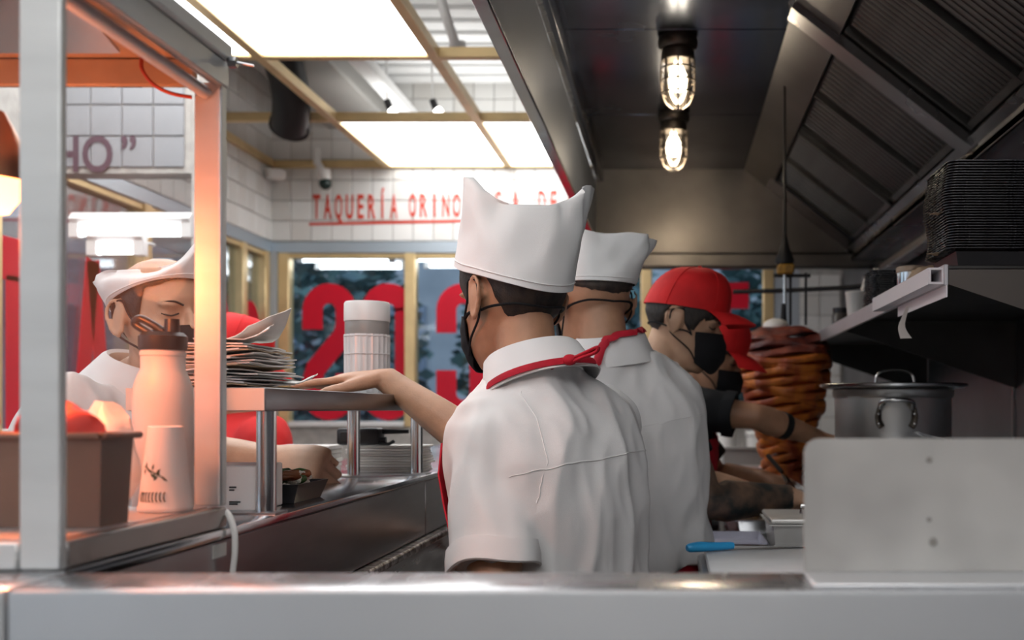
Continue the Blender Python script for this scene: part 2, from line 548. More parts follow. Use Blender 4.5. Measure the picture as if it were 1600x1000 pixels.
for ch, y in (('O', 5.36), ('C', 5.77), ('A', 4.2), ('T', 3.7)):
    letter(ch, y, zc - 0.13, w2, 'y', XL, 0.8)

# outside ------------------------------------------------------------
struct('ground_outside', B().box((-14, YB + 0.2, -0.12), (10, 22, 0.0)).box((-14, -3, -0.12), (-4.0, YB + 0.2, 0.0)), mat('asphalt', (0.08, 0.09, 0.11), 0.7, 0, var=0.3, vscale=3))
leafm = mat('dusk_leaves', (0.075, 0.15, 0.14), 0.7, 0, var=0.5, vscale=5, col2=(0.04, 0.085, 0.10))
barkm = mat('bark', (0.05, 0.04, 0.035), 0.9)
def tree(x, y, h, w, label):
    t = thing('street_tree', label, 'tree', (x, y, 0), 'trees on the street beyond the windows')
    obj('trunk', B().tube([(x, y, 0), (x + 0.05, y, h * 0.35), (x, y + 0.05, h * 0.6)], [0.11, 0.09, 0.05], 8), barkm, t)
    b = B()
    for k in range(2600):
        a = random.uniform(0, 2 * PI); r = w * math.sqrt(random.random()); z = h * random.uniform(0.22, 1.0)
        k2 = 1 - abs((z / h - 0.6) / 0.5) ** 2 * 0.6
        p = V(x + math.cos(a) * r * k2, y + math.sin(a) * r * k2, z)
        s = random.uniform(0.05, 0.12)
        e = V(random.uniform(-1, 1), random.uniform(-1, 1), random.uniform(-1, 1)).normalized()
        u, v = frame_of(e)
        b.b.faces.new([b.b.verts.new(q) for q in (p + u * s, p + v * s * 0.6, p - u * s, p - v * s * 0.6)])
    f = obj('crown', b, leafm, t, smooth=False)
for i, (x, y, h, w, lb) in enumerate([
    (-3.4, 9.6, 3.0, 1.1, 'dark leafy tree outside behind the letters of the first pane'),
    (-0.95, 9.2, 2.9, 1.0, 'dark leafy tree outside behind the man in the tall white cap'),
    (1.25, 9.6, 3.1, 0.9, 'dark leafy tree outside behind the men in red caps'),
    (-6.2, 7.0, 3.2, 1.1, 'dark leafy tree outside the side window by the corner'),
    (-5.6, 4.6, 3.0, 1.0, 'dark leafy tree outside the side window behind the heated cabinet')]):
    tree(x, y, h, w, lb)
bd = thing('street_building', 'blue-grey building across the street seen through the back windows', 'building', (0, 15, 0))
obj('facade', B().box((-12, 15, 0), (8, 17, 4.2)), mat('facade_blue', (0.40, 0.43, 0.46), 0.8, 0, var=0.45, vscale=0.5), bd)
fm = mat('facade_window', (0.14, 0.18, 0.24), 0.3)
for i in range(9):
    obj('window', B().box((-9.6 + i * 1.7, 14.95, 1.2), (-8.7 + i * 1.7, 15.0, 2.9)), fm, bd)
# glowing tubes added for the lamp reflections in window and cabinet glass
tube_glow = mat('tube_glow', (1, 1, 1), 0.4, emit=(0.93, 0.97, 1.0), estr=5.0)
tube_lab = ['upper fluorescent tube above the first two red window letters', 'lower fluorescent tube above the first two red window letters',
            'upper fluorescent tube above the window letter C', 'lower fluorescent tube above the window letter C',
            'upper fluorescent tube beyond the side window near the corner', 'lower fluorescent tube beyond the side window near the corner',
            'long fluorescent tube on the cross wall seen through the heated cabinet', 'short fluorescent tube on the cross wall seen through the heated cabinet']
tl = [(at(466, 405, 6.5), at(616, 405, 6.5)), (at(494, 416, 6.62), at(636, 416, 6.62)), (at(647, 404, 6.5), at(800, 404, 6.5)), (at(664, 414, 6.62), at(810, 414, 6.62))]
for y0, y1 in ((6.05, 6.9),):
    tl.append((V(-2.7, y0, H + 0.93), V(-2.7, y1, H + 0.93)))
    tl.append((V(-2.85, y0 + 0.1, H + 0.88), V(-2.85, y1, H + 0.88)))
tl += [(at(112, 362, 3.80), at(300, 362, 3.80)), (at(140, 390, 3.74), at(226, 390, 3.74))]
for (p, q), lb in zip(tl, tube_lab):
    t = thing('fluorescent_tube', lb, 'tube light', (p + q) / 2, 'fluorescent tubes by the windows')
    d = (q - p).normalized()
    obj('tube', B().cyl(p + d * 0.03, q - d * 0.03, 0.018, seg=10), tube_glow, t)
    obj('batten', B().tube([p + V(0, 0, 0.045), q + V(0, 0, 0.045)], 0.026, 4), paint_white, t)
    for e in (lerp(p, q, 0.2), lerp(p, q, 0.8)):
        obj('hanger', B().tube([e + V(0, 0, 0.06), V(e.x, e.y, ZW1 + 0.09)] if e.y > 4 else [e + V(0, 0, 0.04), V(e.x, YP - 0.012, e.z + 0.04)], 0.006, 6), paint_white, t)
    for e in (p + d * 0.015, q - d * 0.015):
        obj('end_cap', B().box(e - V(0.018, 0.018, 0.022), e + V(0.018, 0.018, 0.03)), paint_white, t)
struct('trim_6', B().box((-3.2, YB + 0.16, ZW1 + 0.09), (0.7, YB + 0.9, ZW1 + 0.14)), paint_white)     # added soffit holding the reflection tubes
struct('trim_7', B().box((-3.2, 3.0, ZW1 + 0.09), (XL - 0.16, YB + 0.15, ZW1 + 0.14)), paint_white)  # added soffit continued along the side windows

# suspended ceiling: brass battens and translucent light panels -------
GX = [-2.35, -1.66, -0.955, -0.245]
GY = [6.0, 5.02, 4.12, 3.17, 2.2, 1.25, 0.3, -0.65, -1.6, -2.5]
ZC = H + 1.41
k = 8
for x in GX[1:]:
    struct('trim_%d' % k, B().box((x - 0.022, -2.5, ZC), (x + 0.022, 6.0, ZC + 0.045), 0.003), gold); k += 1
for y in GY[1:-1]:
    struct('trim_%d' % k, B().box((XL, y - 0.02, ZC + 0.001), (-0.2, y + 0.02, ZC + 0.044), 0.003), gold); k += 1
struct('trim_%d' % k, B().box((XL, 5.965, ZC + 0.001), (-0.2, 5.99, ZC + 0.044), 0.003), gold); k += 1
struct('trim_%d' % k, B().box((XL + 0.01, -2.5, ZC + 0.001), (XL + 0.035, 5.96, ZC + 0.044), 0.003), gold); k += 1
glow = mat('panel_glow', (0.95, 0.95, 0.95), 0.5, emit=(0.985, 0.99, 1.0), estr=PANEL)
glow_up = mat('panel_back_glow', (0.95, 0.95, 0.95), 0.5, emit=(0.985, 0.99, 1.0), estr=PANEL * 0.34)
lit = {(0, 2): 'glowing ceiling panel above the end of the heated cabinet', (1, 2): 'largest glowing ceiling panel, above the pass shelf',
       (1, 0): 'glowing ceiling panel directly over the red taqueria lettering', (2, 0): 'glowing ceiling panel beside the hood edge at the back wall',
       (1, 3): 'glowing ceiling panel over the heated cabinet', (0, 3): 'glowing ceiling panel left of the heated cabinet', 
       (1, 5): 'glowing ceiling panel over the near ledge', (2, 5): 'glowing ceiling panel over the near ledge beside the hood',
       (2, 3): 'glowing ceiling panel beside the near end of the hood',
       (1, 7): 'glowing ceiling panel behind the viewpoint', (2, 7): 'glowing ceiling panel behind the viewpoint beside the aisle'}
for (i, j), lb in lit.items():
    x0, x1, y1, y0 = GX[i] + 0.024, GX[i + 1] - 0.024, GY[j] - 0.022, GY[j + 1] + 0.022
    t = thing('ceiling_light_panel', lb, 'ceiling light', ((x0 + x1) / 2, (y0 + y1) / 2, ZC + 0.02), 'translucent ceiling light panels')
    obj('diffuser', B().box((x0, y0, ZC + 0.012), (x1, y1, ZC + 0.02)), glow, t)
    obj('back_cover', B().box((x0, y0, ZC + 0.022), (x1, y1, ZC + 0.034)), glow_up, t)
for j, lb in ((7, 'glowing ceiling panel over the kitchen aisle behind the viewpoint'),):
    t = thing('ceiling_light_panel', lb, 'ceiling light', (0.3, -0.9, ZC + 0.02), 'translucent ceiling light panels')
    obj('diffuser', B().box((-0.2, -1.5, ZC + 0.012), (0.9, -0.4, ZC + 0.02)), glow, t)
    obj('rim', B().box((-0.22, -1.52, ZC + 0.021), (0.92, -1.5, ZC + 0.04)), paint_white, t)

# above the grid: duct, beam, pipe, two small lamps
t = thing('black_duct', 'thick black ventilation duct above the open ceiling grid at left', 'duct', (-2.05, 4.55, ZC + 0.3))
pd = [at(425, 60, 4.5) + V(0, 0, .35), at(440, 105, 4.7) + V(0, 0, 0.08), at(455, 150, 4.85), at(453, 195, 5.0)]
obj('pipe', B().tube(catmull(pd, 5), 0.088, 18), rubber, t)
obj('flange', B().cyl(pd[3] + V(0, 0, -0.0), pd[3] + V(0, -0.01, -0.02), 0.096, seg=20), rubber, t)
tag(obj('ceiling_beam', B().box((-2.0, 3.3, ZC + 0.22), (-1.6, 5.95, ZC + 0.4), 0.01), mat('grey_paint', (0.30, 0.29, 0.27), 0.7), origin=(-1.85, 5, ZC + 0.3)), 'grey beam running above the open ceiling cells toward the back wall', 'beam')
tag(obj('cable_tray', B().box((-1.5, 4.3, ZC + 0.2), (-1.42, 5.9, ZC + 0.26), 0.005), paint_white, origin=(-1.45, 5, ZC + 0.2)), 'white cable tray above the open ceiling cell', 'cable tray')
t = thing('ceiling_conduit', 'white pipe on the deck above the cell beside the hood', 'pipe', at(690, 40, 4.6))
obj('pipe', B().tube([at(683, -20, 4.4), at(700, 35, 4.5), at(712, 70, 4.6)], 0.022, 10), paint_white, t)
obj('elbow', B().tube([at(705, 72, 4.62), at(725, 74, 4.65)], 0.03, 10), paint_white, t)
bulb_g = mat('spot_glow', (1, 1, 1), 0.4, emit=(1, 0.97, 0.9), estr=6)
for px, lb in ((614, 'small white spot lamp above the open cell, by the pipe'), (685, 'small white spot lamp above the open cell, nearer the hood')):
    p = at(px, 178, 5.2)
    t = thing('spot_lamp', lb, 'lamp', p, 'small lamps above the ceiling grid')
    obj('bulb', B().ball(p, (0.026, 0.026, 0.036)), bulb_g, t)
    obj('socket', B().cyl(p + V(-0.012, 0, 0.02), p + V(-0.03, 0, 0.07), 0.018, seg=10), plastic_black, t)
    obj('stem', B().tube([p + V(-0.03, 0, 0.07), p + V(-0.035, 0, 0.47)], 0.006, 6), paint_white, t)
p = at(508, 287, 5.9)
t = thing('security_camera', 'dark dome security camera hanging under the ceiling left of the lettering', 'camera', p)
obj('dome', B().ball(p, 0.036), mat('dome_green', (0.012, 0.03, 0.026), 0.2), t)
obj('housing', B().cyl(p + V(0, 0, 0.02), p + V(-0.01, 0, 0.075), 0.034, 0.042, 16), plastic_white, t)
obj('bracket', B().tube([p + V(-0.01, 0, 0.07), p + V(-0.045, 0, 0.12), p + V(-0.05, 0, 0.2)], 0.022, 10), plastic_white, t)
p = at(430, 272, 5.9)
tag(obj('smoke_detector', B().lathe([(0.0, -0.03), (0.05, -0.03), (0.06, -0.01), (0.06, 0.02), (0, 0.02)], p), plastic_white, origin=p), 'round white detector under the brass batten in the corner', 'detector')

# ================================================================== HOOD
HY0, HY1 = 0.95, 4.86
hood = thing('exhaust_hood', 'long stainless steel exhaust hood over the cooking line', 'extractor hood', (0.2, 2.9, H + 1.14))
zl, zf, zcel = H + 0.78, H + 1.085, H + 1.14
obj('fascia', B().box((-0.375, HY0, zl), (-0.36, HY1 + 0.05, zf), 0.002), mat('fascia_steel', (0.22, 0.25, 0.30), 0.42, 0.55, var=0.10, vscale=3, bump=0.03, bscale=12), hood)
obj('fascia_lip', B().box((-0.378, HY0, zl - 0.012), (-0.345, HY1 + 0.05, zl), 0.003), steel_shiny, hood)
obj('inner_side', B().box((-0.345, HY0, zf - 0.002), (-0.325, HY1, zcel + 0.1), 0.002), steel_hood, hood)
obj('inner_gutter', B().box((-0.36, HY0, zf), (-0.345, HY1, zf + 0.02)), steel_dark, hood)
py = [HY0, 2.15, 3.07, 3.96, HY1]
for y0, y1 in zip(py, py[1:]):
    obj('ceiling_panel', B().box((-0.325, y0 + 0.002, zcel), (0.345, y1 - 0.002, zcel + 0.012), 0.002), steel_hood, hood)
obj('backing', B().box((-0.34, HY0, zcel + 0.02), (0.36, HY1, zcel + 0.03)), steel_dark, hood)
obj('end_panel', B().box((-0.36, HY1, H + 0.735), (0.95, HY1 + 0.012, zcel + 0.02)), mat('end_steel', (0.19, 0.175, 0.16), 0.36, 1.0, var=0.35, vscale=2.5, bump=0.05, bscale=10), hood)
obj('end_lip', B().box((-0.36, HY1 - 0.05, H + 0.665), (0.95, HY1 + 0.02, H + 0.74), 0.012), mat('end_steel', (0.19, 0.175, 0.16), 0.36, 1.0), hood)
def Sl(t, y, n=0.0):
    """point on the sloping filter bank; n lifts it out of the plane into the hood"""
    return V(0.345 + 0.515 * t - 0.57 * n, y, H + 1.14 - 0.40 * t - 0.82 * n)
def slope_slab(t0, t1, y0, y1, n0, n1):
    return B().prism([Sl(t0, y0, n0), Sl(t1, y0, n0), Sl(t1, y0, n1), Sl(t0, y0, n1)], (0, y1 - y0, 0))
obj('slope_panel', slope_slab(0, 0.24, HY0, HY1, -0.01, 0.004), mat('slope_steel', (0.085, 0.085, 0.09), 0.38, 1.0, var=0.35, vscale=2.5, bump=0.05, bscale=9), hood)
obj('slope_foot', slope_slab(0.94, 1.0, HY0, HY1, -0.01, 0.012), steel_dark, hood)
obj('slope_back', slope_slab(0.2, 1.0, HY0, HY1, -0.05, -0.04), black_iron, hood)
for y in (2.90, 4.70, 1.05):
    obj('divider', slope_slab(0.0 if y < 4 else 0.2, 0.97, y - 0.045, y + (0.045 if y < 4 else 0.15), -0.005, 0.022 if y < 4 else 0.004), steel_dark if y < 4 else steel_hood, hood)
fw = 0.432
baf = {}
for (ya, n, nb) in ((2.96, 4, 10), (1.10, 4, 14)):
    for i in range(n):
        y0 = ya + i * 0.436
        off = -0.006 - 0.013 * (i % 2)
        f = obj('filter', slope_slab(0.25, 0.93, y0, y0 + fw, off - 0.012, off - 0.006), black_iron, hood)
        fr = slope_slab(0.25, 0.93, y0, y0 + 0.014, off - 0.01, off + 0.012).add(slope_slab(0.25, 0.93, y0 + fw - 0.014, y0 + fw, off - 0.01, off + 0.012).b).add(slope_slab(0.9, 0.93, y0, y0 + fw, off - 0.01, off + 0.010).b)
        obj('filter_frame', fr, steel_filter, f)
        w = (fw - 0.04) / nb
        for q in range(nb):
            yy = y0 + 0.02 + q * w
            key = nb
            if key not in baf:
                b = B().prism([Sl(0.26, 0, 0), Sl(0.26, w * 0.1, 0.005), Sl(0.26, w * 0.4, 0.005), Sl(0.26, w * 0.5, 0.0)], Sl(0.9, 0) - Sl(0.26, 0))
                o = obj('baffle', b, steel_filter, None, origin=(0, 0, 0), smooth=False)
                baf[key] = o
            else:
                o = baf[key].copy(); COL.objects.link(o)
            o.parent = f
            o.location = V(0, yy, 0) + (Sl(0, 0, off - 0.006) - Sl(0, 0)) - wloc(f)
obj('gutter', B().box((0.845, HY0, H + 0.70), (0.94, HY1, H + 0.725), 0.003).box((0.845, HY0, H + 0.70), (0.855, HY1, H + 0.745), 0.002), steel_dark, hood)
obj('rear_panel', B().box((0.93, HY0, H + 0.62), (0.945, HY1, H + 1.2)), steel_hood, hood)
obj('rear_lip', B().box((0.90, HY0, H + 0.60), (0.96, HY1, H + 0.63), 0.004), steel, hood)

# caged lamps on the hood ceiling
cage_m = mat('cage_metal', (0.10, 0.085, 0.07), 0.45, 0.9)
lampglass = glass_mat('lamp_glass', (1, 0.97, 0.92), 0.10)
filament = mat('lamp_bulb', (1, 0.95, 0.85), 0.4, emit=(1, 0.86, 0.66), estr=8)
def caged_lamp(p, label):
    t = thing('caged_lamp', label, 'lamp', p, 'caged lamps inside the hood')
    def L(prof): return B().lathe(prof, p, 28)
    obj('mounting_base', L([(0, 0), (0.058, 0), (0.062, -0.012), (0.060, -0.028), (0.052, -0.036), (0, -0.036)]), cage_m, t)
    obj('collar', L([(0.040, -0.03), (0.050, -0.04), (0.052, -0.065), (0.047, -0.072), (0, -0.072)]), cage_m, t)
    g = L([(0.040, -0.07), (0.043, -0.10), (0.044, -0.14), (0.041, -0.17), (0.030, -0.198), (0.015, -0.209), (0.001, -0.212)])
    obj('glass_jar', g, lampglass, t)
    bl = L([(0.012, -0.075), (0.016, -0.09), (0.027, -0.115), (0.029, -0.135), (0.022, -0.155), (0.008, -0.165), (0.001, -0.166)])
    obj('bulb', bl, filament, t)
    for kx in range(8):
        a = PI * kx / 4
        e = V(math.cos(a), math.sin(a), 0)
        pts = [p + e * r + V(0, 0, z) for r, z in ((0.050, -0.068), (0.051, -0.10), (0.051, -0.15), (0.047, -0.178), (0.035, -0.205), (0.016, -0.219), (0.002, -0.222))]
        obj('cage_rib', B().tube(catmull(pts, 2), 0.0034, 6), cage_m, t)
    for z, r in ((-0.098, 0.052), (-0.135, 0.052), (-0.172, 0.049)):
        obj('cage_ring', B().tube([p + V(r * math.cos(i * PI / 12), r * math.sin(i * PI / 12), z) for i in range(25)], 0.0032, 6), cage_m, t)
    la = bpy.data.lights.new('hood_bulb_light', 'POINT'); la.energy = HOODLAMP; la.color = (1, 0.84, 0.64); la.shadow_soft_size = 0.03
    lo = bpy.data.objects.new('hood_bulb_light', la); COL.objects.link(lo); lo.parent = t; lo.location = (0, 0, -0.185)
caged_lamp(V(0.018, 3.14, zcel), 'caged jar lamp on the hood ceiling, the nearer and larger')
caged_lamp(V(0.006, 3.94, zcel), 'caged jar lamp on the hood ceiling, the farther and smaller')

# ================================================================== COUNTER ON THE CUSTOMER SIDE
XC = -0.55
zt = H - 0.146
ctr = thing('service_counter', 'long stainless steel service counter under the pass shelf', 'counter', (-0.75, 2.5, 0))
obj('top', B().box((-0.965, 0.922, zt - 0.012), (XC + 0.004, 4.3, zt), 0.003, 2), mat('counter_top_steel', (0.55, 0.56, 0.58), 0.20, 1.0, var=0.12, vscale=6, bump=0.03, bscale=30, rvar=0.06), ctr)
apm = mat('apron_steel', (0.34, 0.33, 0.34), 0.30, 1.0, var=0.2, vscale=3, bump=0.05, bscale=40, stretch=(1, 1, 6))
for y0, y1 in ((0.922, 2.283), (2.287, 4.3)):
    obj('apron_panel', B().box((XC - 0.02, y0, zt - 0.134), (XC, y1, zt - 0.0125), 0.002), apm, ctr)
obj('ledge_rail', B().box((XC - 0.02, 0.93, zt - 0.152), (XC + 0.022, 4.3, zt - 0.136), 0.004), mat('worn_rail', (0.6, 0.6, 0.6), 0.35, 1.0, var=0.85, vscale=60, bump=0.5, bscale=120, col2=(0.12, 0.1, 0.09)), ctr)
obj('lower_panel', B().box((XC - 0.02, 0.93, 0.08), (XC + 0.012, 4.3, zt - 0.153), 0.002), steel, ctr)
obj('back_panel', B().box((-0.95, 0.93, 0.0), (-0.935, 4.3, zt - 0.013)), steel_dark, ctr)
obj('kick', B().box((-0.93, 0.95, 0), (-0.58, 4.28, 0.08)), black_iron, ctr)
obj('sticker', B().box((XC, 1.225, zt - 0.033), (XC + 0.001, 1.262, zt - 0.017)), paper, ctr)

# pass shelf
shs = mat('shelf_steel', (0.19, 0.19, 0.20), 0.34, 1.0, var=0.15, vscale=5, bump=0.04, bscale=50, stretch=(1, 1, 6))
ps = thing('pass_shelf', 'raised steel pass shelf on tube posts over the counter', 'shelf', (-0.645, 1.9, zt))
obj('shelf_top', B().box((-0.739, 1.386, H - 0.002), (XC, 2.45, H + 0.030), 0.003, 2), shs, ps)
obj('end_cap', B().box((-0.738, 1.3835, H - 0.001), (XC - 0.001, 1.386, H + 0.029)), mat('worn_end', (0.62, 0.58, 0.54), 0.5, 0.2), ps)  # heat lamp's light on the shelf end put into a paler colour
for x, y in ((-0.569, 1.437), (-0.72, 1.437), (-0.69, 2.22), (-0.576, 2.31)):
    obj('post', B().cyl((x, y, zt + 0.002), (x, y, H - 0.002), 0.0135, seg=20), steel_shiny, ps)
obj('foot_plate', B().box((-0.745, 1.415, zt), (-0.548, 1.46, zt + 0.003)), steel, ps)
obj('foot_plate', B().prism([(-0.72, 2.195, zt), (-0.66, 2.195, zt), (-0.55, 2.285, zt), (-0.55, 2.34, zt), (-0.60, 2.34, zt), (-0.72, 2.25, zt)], (0, 0, 0.003)), steel, ps)

# ledge close to the viewer
lm = mat('ledge_steel', (0.46, 0.47, 0.49), 0.25, 0.9, var=0.08, vscale=5, bump=0.03, bscale=40, stretch=(6, 1, 1), rvar=0.05)
lf = mat('ledge_front', (0.40, 0.41, 0.42), 0.45, 0.35, var=0.06, vscale=4, bump=0.03, bscale=60)
for x0, x1, lb in ((-1.3, -0.5395, 'short end section of the near steel ledge under the heated cabinet post'), (-0.537, 1.3, 'long near steel ledge running across the front of the kitchen')):
    x1 = min(x1, 0.985)
    lg = thing('steel_ledge', lb, 'ledge', ((x0 + x1) / 2, 0.87, 0))
    obj('top', B().box((x0, 0.834, zt - 0.012), (x1, 0.918, zt), 0.003, 2), lm, lg)
    obj('front_panel', B().box((x0, 0.826, 0.0), (x1, 0.838, zt - 0.0005), 0.004, 2), lf, lg)
    obj('back_panel', B().box((x0, 0.906, 0.0), (x1, 0.917, zt - 0.0125)), steel_dark, lg)
sg = thing('splash_sheet', 'upright matte steel splash sheet with a rounded corner on the near ledge', 'splash guard', (0.4, 0.9, zt))
zs0, zs1 = zt + 0.0035, H - 0.0255
rc = 0.013
x0, x1 = 0.1165, 0.72
poly = [(x0, 0.902, zs0), (x1, 0.902, zs0), (x1, 0.902, zs1)] + [(x0 + rc - rc * math.sin(R(a)), 0.902, zs1 - rc + rc * math.cos(R(a))) for a in (0, 22, 45, 68, 90)]
shm = mat('matte_sheet', (0.47, 0.455, 0.43), 0.55, 0.25, var=0.35, vscale=9, bump=0.04, bscale=120, col2=(0.36, 0.345, 0.325), detail=2)
obj('sheet', B().prism(poly, (0, 0.003, 0)), shm, sg)
obj('foot_flange', B().box((x0, 0.838, zt), (x1, 0.905, zt + 0.003), 0.001), steel_light, sg)
smd = mat('grease_smudge', (0.24, 0.225, 0.205), 0.5, 0.2)
for px, py_, r in ((1452, 718, 4.5), (1452, 812, 4), (1458, 847, 6.5)):
    p = at(px, py_, 0.9015)
    k_ = r * 0.9 / 1600
    obj('smudge', B().lathe([(k_, -0.0004), (k_ * 0.95, 0.0003), (0, 0.0005)], p, 12, axis=(0, -1, 0)), smd, sg)

# ================================================================== HEATED GLASS CABINET
cab = thing('heated_cabinet', 'heated steel and glass display cabinet glowing orange on the counter', 'display cabinet', (-0.75, 1.09, zt))
cm = mat('cabinet_steel', (0.66, 0.67, 0.66), 0.45, 0.45, var=0.08, vscale=5, bump=0.03, bscale=60, stretch=(1, 1, 5))
Y0, Y1 = 0.921, 1.266
ztop = H + 0.43
obj('post', B().box((-0.588, Y0, zt + 0.001), (XC, Y0 + 0.011, ztop), 0.002), cm, cab)
obj('post', B().box((-0.584, Y1 - 0.016, zt + 0.028), (XC, Y1, ztop - 0.03), 0.002), cm, cab)
obj('post', B().box((-1.0, Y0, zt + 0.001), (-0.96, Y0 + 0.011, ztop), 0.002), cm, cab)
obj('post', B().box((-1.0, Y1 - 0.016, zt + 0.028), (-0.96, Y1, ztop - 0.03), 0.002), cm, cab)
obj('front_rail', B().box((-0.96, Y0, zt + 0.001), (-0.589, Y0 + 0.011, zt + 0.026), 0.002), cm, cab)
obj('front_top_rail', B().box((-0.96, Y0, ztop - 0.03), (-0.589, Y0 + 0.011, ztop), 0.002), cm, cab)
obj('side_rail', B().box((-0.566, Y0 + 0.012, zt + 0.001), (XC, Y1, zt + 0.026), 0.002), mat('warm_steel', (0.40, 0.37, 0.35), 0.36, 0.9, var=0.15, vscale=4), cab)
obj('top_rail', B().box((-0.562, Y0 + 0.012, ztop - 0.034), (XC + 0.002, Y1 + 0.002, ztop - 0.002), 0.002), cm, cab)
obj('top_cap', B().box((-0.562, Y0 + 0.012, ztop - 0.001), (XC + 0.006, Y1 + 0.004, ztop + 0.022), 0.004), cm, cab)
obj('lamp_tube', B().tube([(-0.568, Y0 + 0.02, ztop - 0.044), (-0.568, Y1 - 0.02, ztop - 0.044)], 0.008, 10), steel_light, cab)
obj('far_rail', B().box((-0.96, Y1 - 0.014, ztop - 0.033), (-0.585, Y1 - 0.002, ztop), 0.002), kraft, cab)
obj('floor_plate', B().box((-0.96, Y0 + 0.012, zt + 0.001), (-0.567, Y1 - 0.0165, zt + 0.0275)), steel_light, cab)
obj('roof', B().box((-1.0, Y0, ztop + 0.001), (-0.563, Y1, ztop + 0.012)), kraft, cab)
obj('roof_baffle', B().prism([(-0.95, 1.06, ztop - 0.004), (-0.62, 1.06, ztop - 0.004), (-0.62, 1.15, ztop - 0.03), (-0.95, 1.15, ztop - 0.03)], (0, 0, 0.004)), steel_light, cab)
cg = glass_mat('cabinet_glass', (0.97, 0.97, 0.97), 0.011, dirt=0.010)
cg2 = glass_mat('cabinet_side_glass', (0.97, 0.97, 0.97), 0.007, dirt=0.004)
obj('pane', B().box((-0.9595, Y1 - 0.010, zt + 0.024), (-0.5845, Y1 - 0.006, ztop - 0.034)), cg, cab)
obj('pane', B().box((-0.557, Y0 + 0.013, zt + 0.028), (-0.554, Y1 - 0.017, ztop - 0.035)), cg2, cab)
obj('pane', B().box((-0.9595, Y0 + 0.003, zt + 0.027), (-0.5885, Y0 + 0.006, ztop - 0.031)), cg2, cab)
obj('bolt', B().cyl((XC + 0.004, Y1 - 0.004, ztop - 0.002), (XC + 0.014, Y1 - 0.004, ztop - 0.002), 0.007, seg=6).cyl((XC + 0.012, Y1 - 0.004, ztop - 0.002), (XC + 0.034, Y1 - 0.002, ztop - 0.006), 0.0018, seg=6), steel_dark, cab)
wire = catmull([at(222, 88, 1.24), at(222, 108, 1.235), at(240, 132, 1.23), at(268, 146, 1.235), at(300, 152, 1.245)], 5)
obj('lamp_wire', B().tube(wire, 0.0024, 6), mat('red_wire', (0.45, 0.06, 0.03), 0.5), cab)
heat = mat('heat_bulb', (1, 0.5, 0.3), 0.4, emit=(1.0, 0.25, 0.08), estr=9)
for x, y, lb in ((-0.722, 1.08, 'glowing orange heat lamp hanging inside the glass cabinet beside the near post'),):
    z = H + 0.245
    t = thing('heat_lamp', lb, 'heat lamp', (x, y, z), None)
    obj('bulb', B().lathe([(0.001, -0.04), (0.02, -0.036), (0.032, -0.018), (0.033, 0.0), (0.024, 0.025), (0.014, 0.045)], (x, y, z)), heat, t)
    obj('shade', B().lathe([(0.044, -0.005), (0.040, 0.02), (0.026, 0.05), (0.016, 0.07), (0.0, 0.072)], (x, y, z)), mat('copper_shade', (0.6, 0.3, 0.16), 0.3, 0.9), t)
    obj('stem', B().tube([(x, y, z + 0.07), (x, y, ztop - 0.005)], 0.006, 8), steel_dark, t)
    la = bpy.data.lights.new('heat_light', 'POINT'); la.energy = HEAT; la.color = (1, 0.23, 0.065); la.shadow_soft_size = 0.035
    lo = bpy.data.objects.new('heat_light', la); COL.objects.link(lo); lo.parent = t; lo.location = (0, 0, -0.06)
cord = catmull([at(349, 796, 1.268), at(358, 806, 1.262), at(366, 830, 1.258), at(367, 862, 1.256), at(363, 905, 1.254), at(362, 980, 1.252), V(-0.54, 1.25, 0.7), V(-0.53, 1.26, 0.02)], 6)
tag(obj('power_cord', B().tube(cord, 0.0038, 8), plastic_white, origin=(-0.53, 1.26, 0)), 'white power cord dropping from the heated cabinet past the counter edge', 'cord')
# ================================================================== THINGS IN AND AROUND THE CABINET
zfl = zt + 0.028
def crumple(c, r, seed, m, name, label, cat_, amp=0.35, sub=3, zmin=None):
    t = bmesh.new()
    bmesh.ops.create_icosphere(t, subdivisions=sub, radius=1)
    for v in t.verts:
        n = noise.noise(v.co * 2.1 + V(seed, 0, 0)) + 0.6 * abs(noise.noise(v.co * 4.7 + V(0, seed, 0))) + 0.3 * noise.noise(v.co * 9 + V(0, 0, seed))
        v.co = Vector((v.co.x * r[0], v.co.y * r[1], v.co.z * r[2])) * (1 + amp * n) + Vector(c)
        if zmin is not None and v.co.z < zmin: v.co.z = zmin
    b = B(); b.add(t)
    return tag(obj(name, b, m, origin=(c[0], c[1], zmin if zmin is not None else c[2]), angle=60), label, cat_)
bin_m = mat('brown_bin', (0.20, 0.115, 0.08), 0.5, 0, var=0.15, vscale=6)
bn = thing('food_bin', 'brown rectangular food bin standing inside the heated cabinet', 'bin', (-0.67, 1.05, zfl))
bx0, bx1, by0, by1, bz = -0.77, -0.567 - 0.006, 1.025, 1.078, zfl + 0.092
def open_box(x0, x1, y0, y1, z0, z1, t=0.003, flare=0.004):
    o = [V(x0, y0, z0), V(x1, y0, z0), V(x1, y1, z0), V(x0, y1, z0)]
    c = V((x0 + x1) / 2, (y0 + y1) / 2, 0)
    def off(ps, d, z):
        return [V(p.x + (d if p.x > c.x else -d), p.y + (d if p.y > c.y else -d), z) for p in ps]
    return B().loft([off(o, 0, z0), off(o, flare, z1), off(o, flare - t, z1), off(o, -t, z0 + t)])
obj('bin_wall', open_box(bx0, bx1, by0, by1, zfl, bz), bin_m, bn)
obj('bin_rim', B().box((bx0 - 0.008, by0 - 0.010, bz - 0.004), (bx1 + 0.010, by0 - 0.002, bz + 0.003), 0.002).box((bx1 + 0.002, by0 - 0.010, bz - 0.004), (bx1 + 0.012, by1 + 0.01, bz + 0.003), 0.002).box((bx0 - 0.008, by1 + 0.002, bz - 0.004), (bx1 + 0.010, by1 + 0.010, bz + 0.003), 0.002), bin_m, bn)
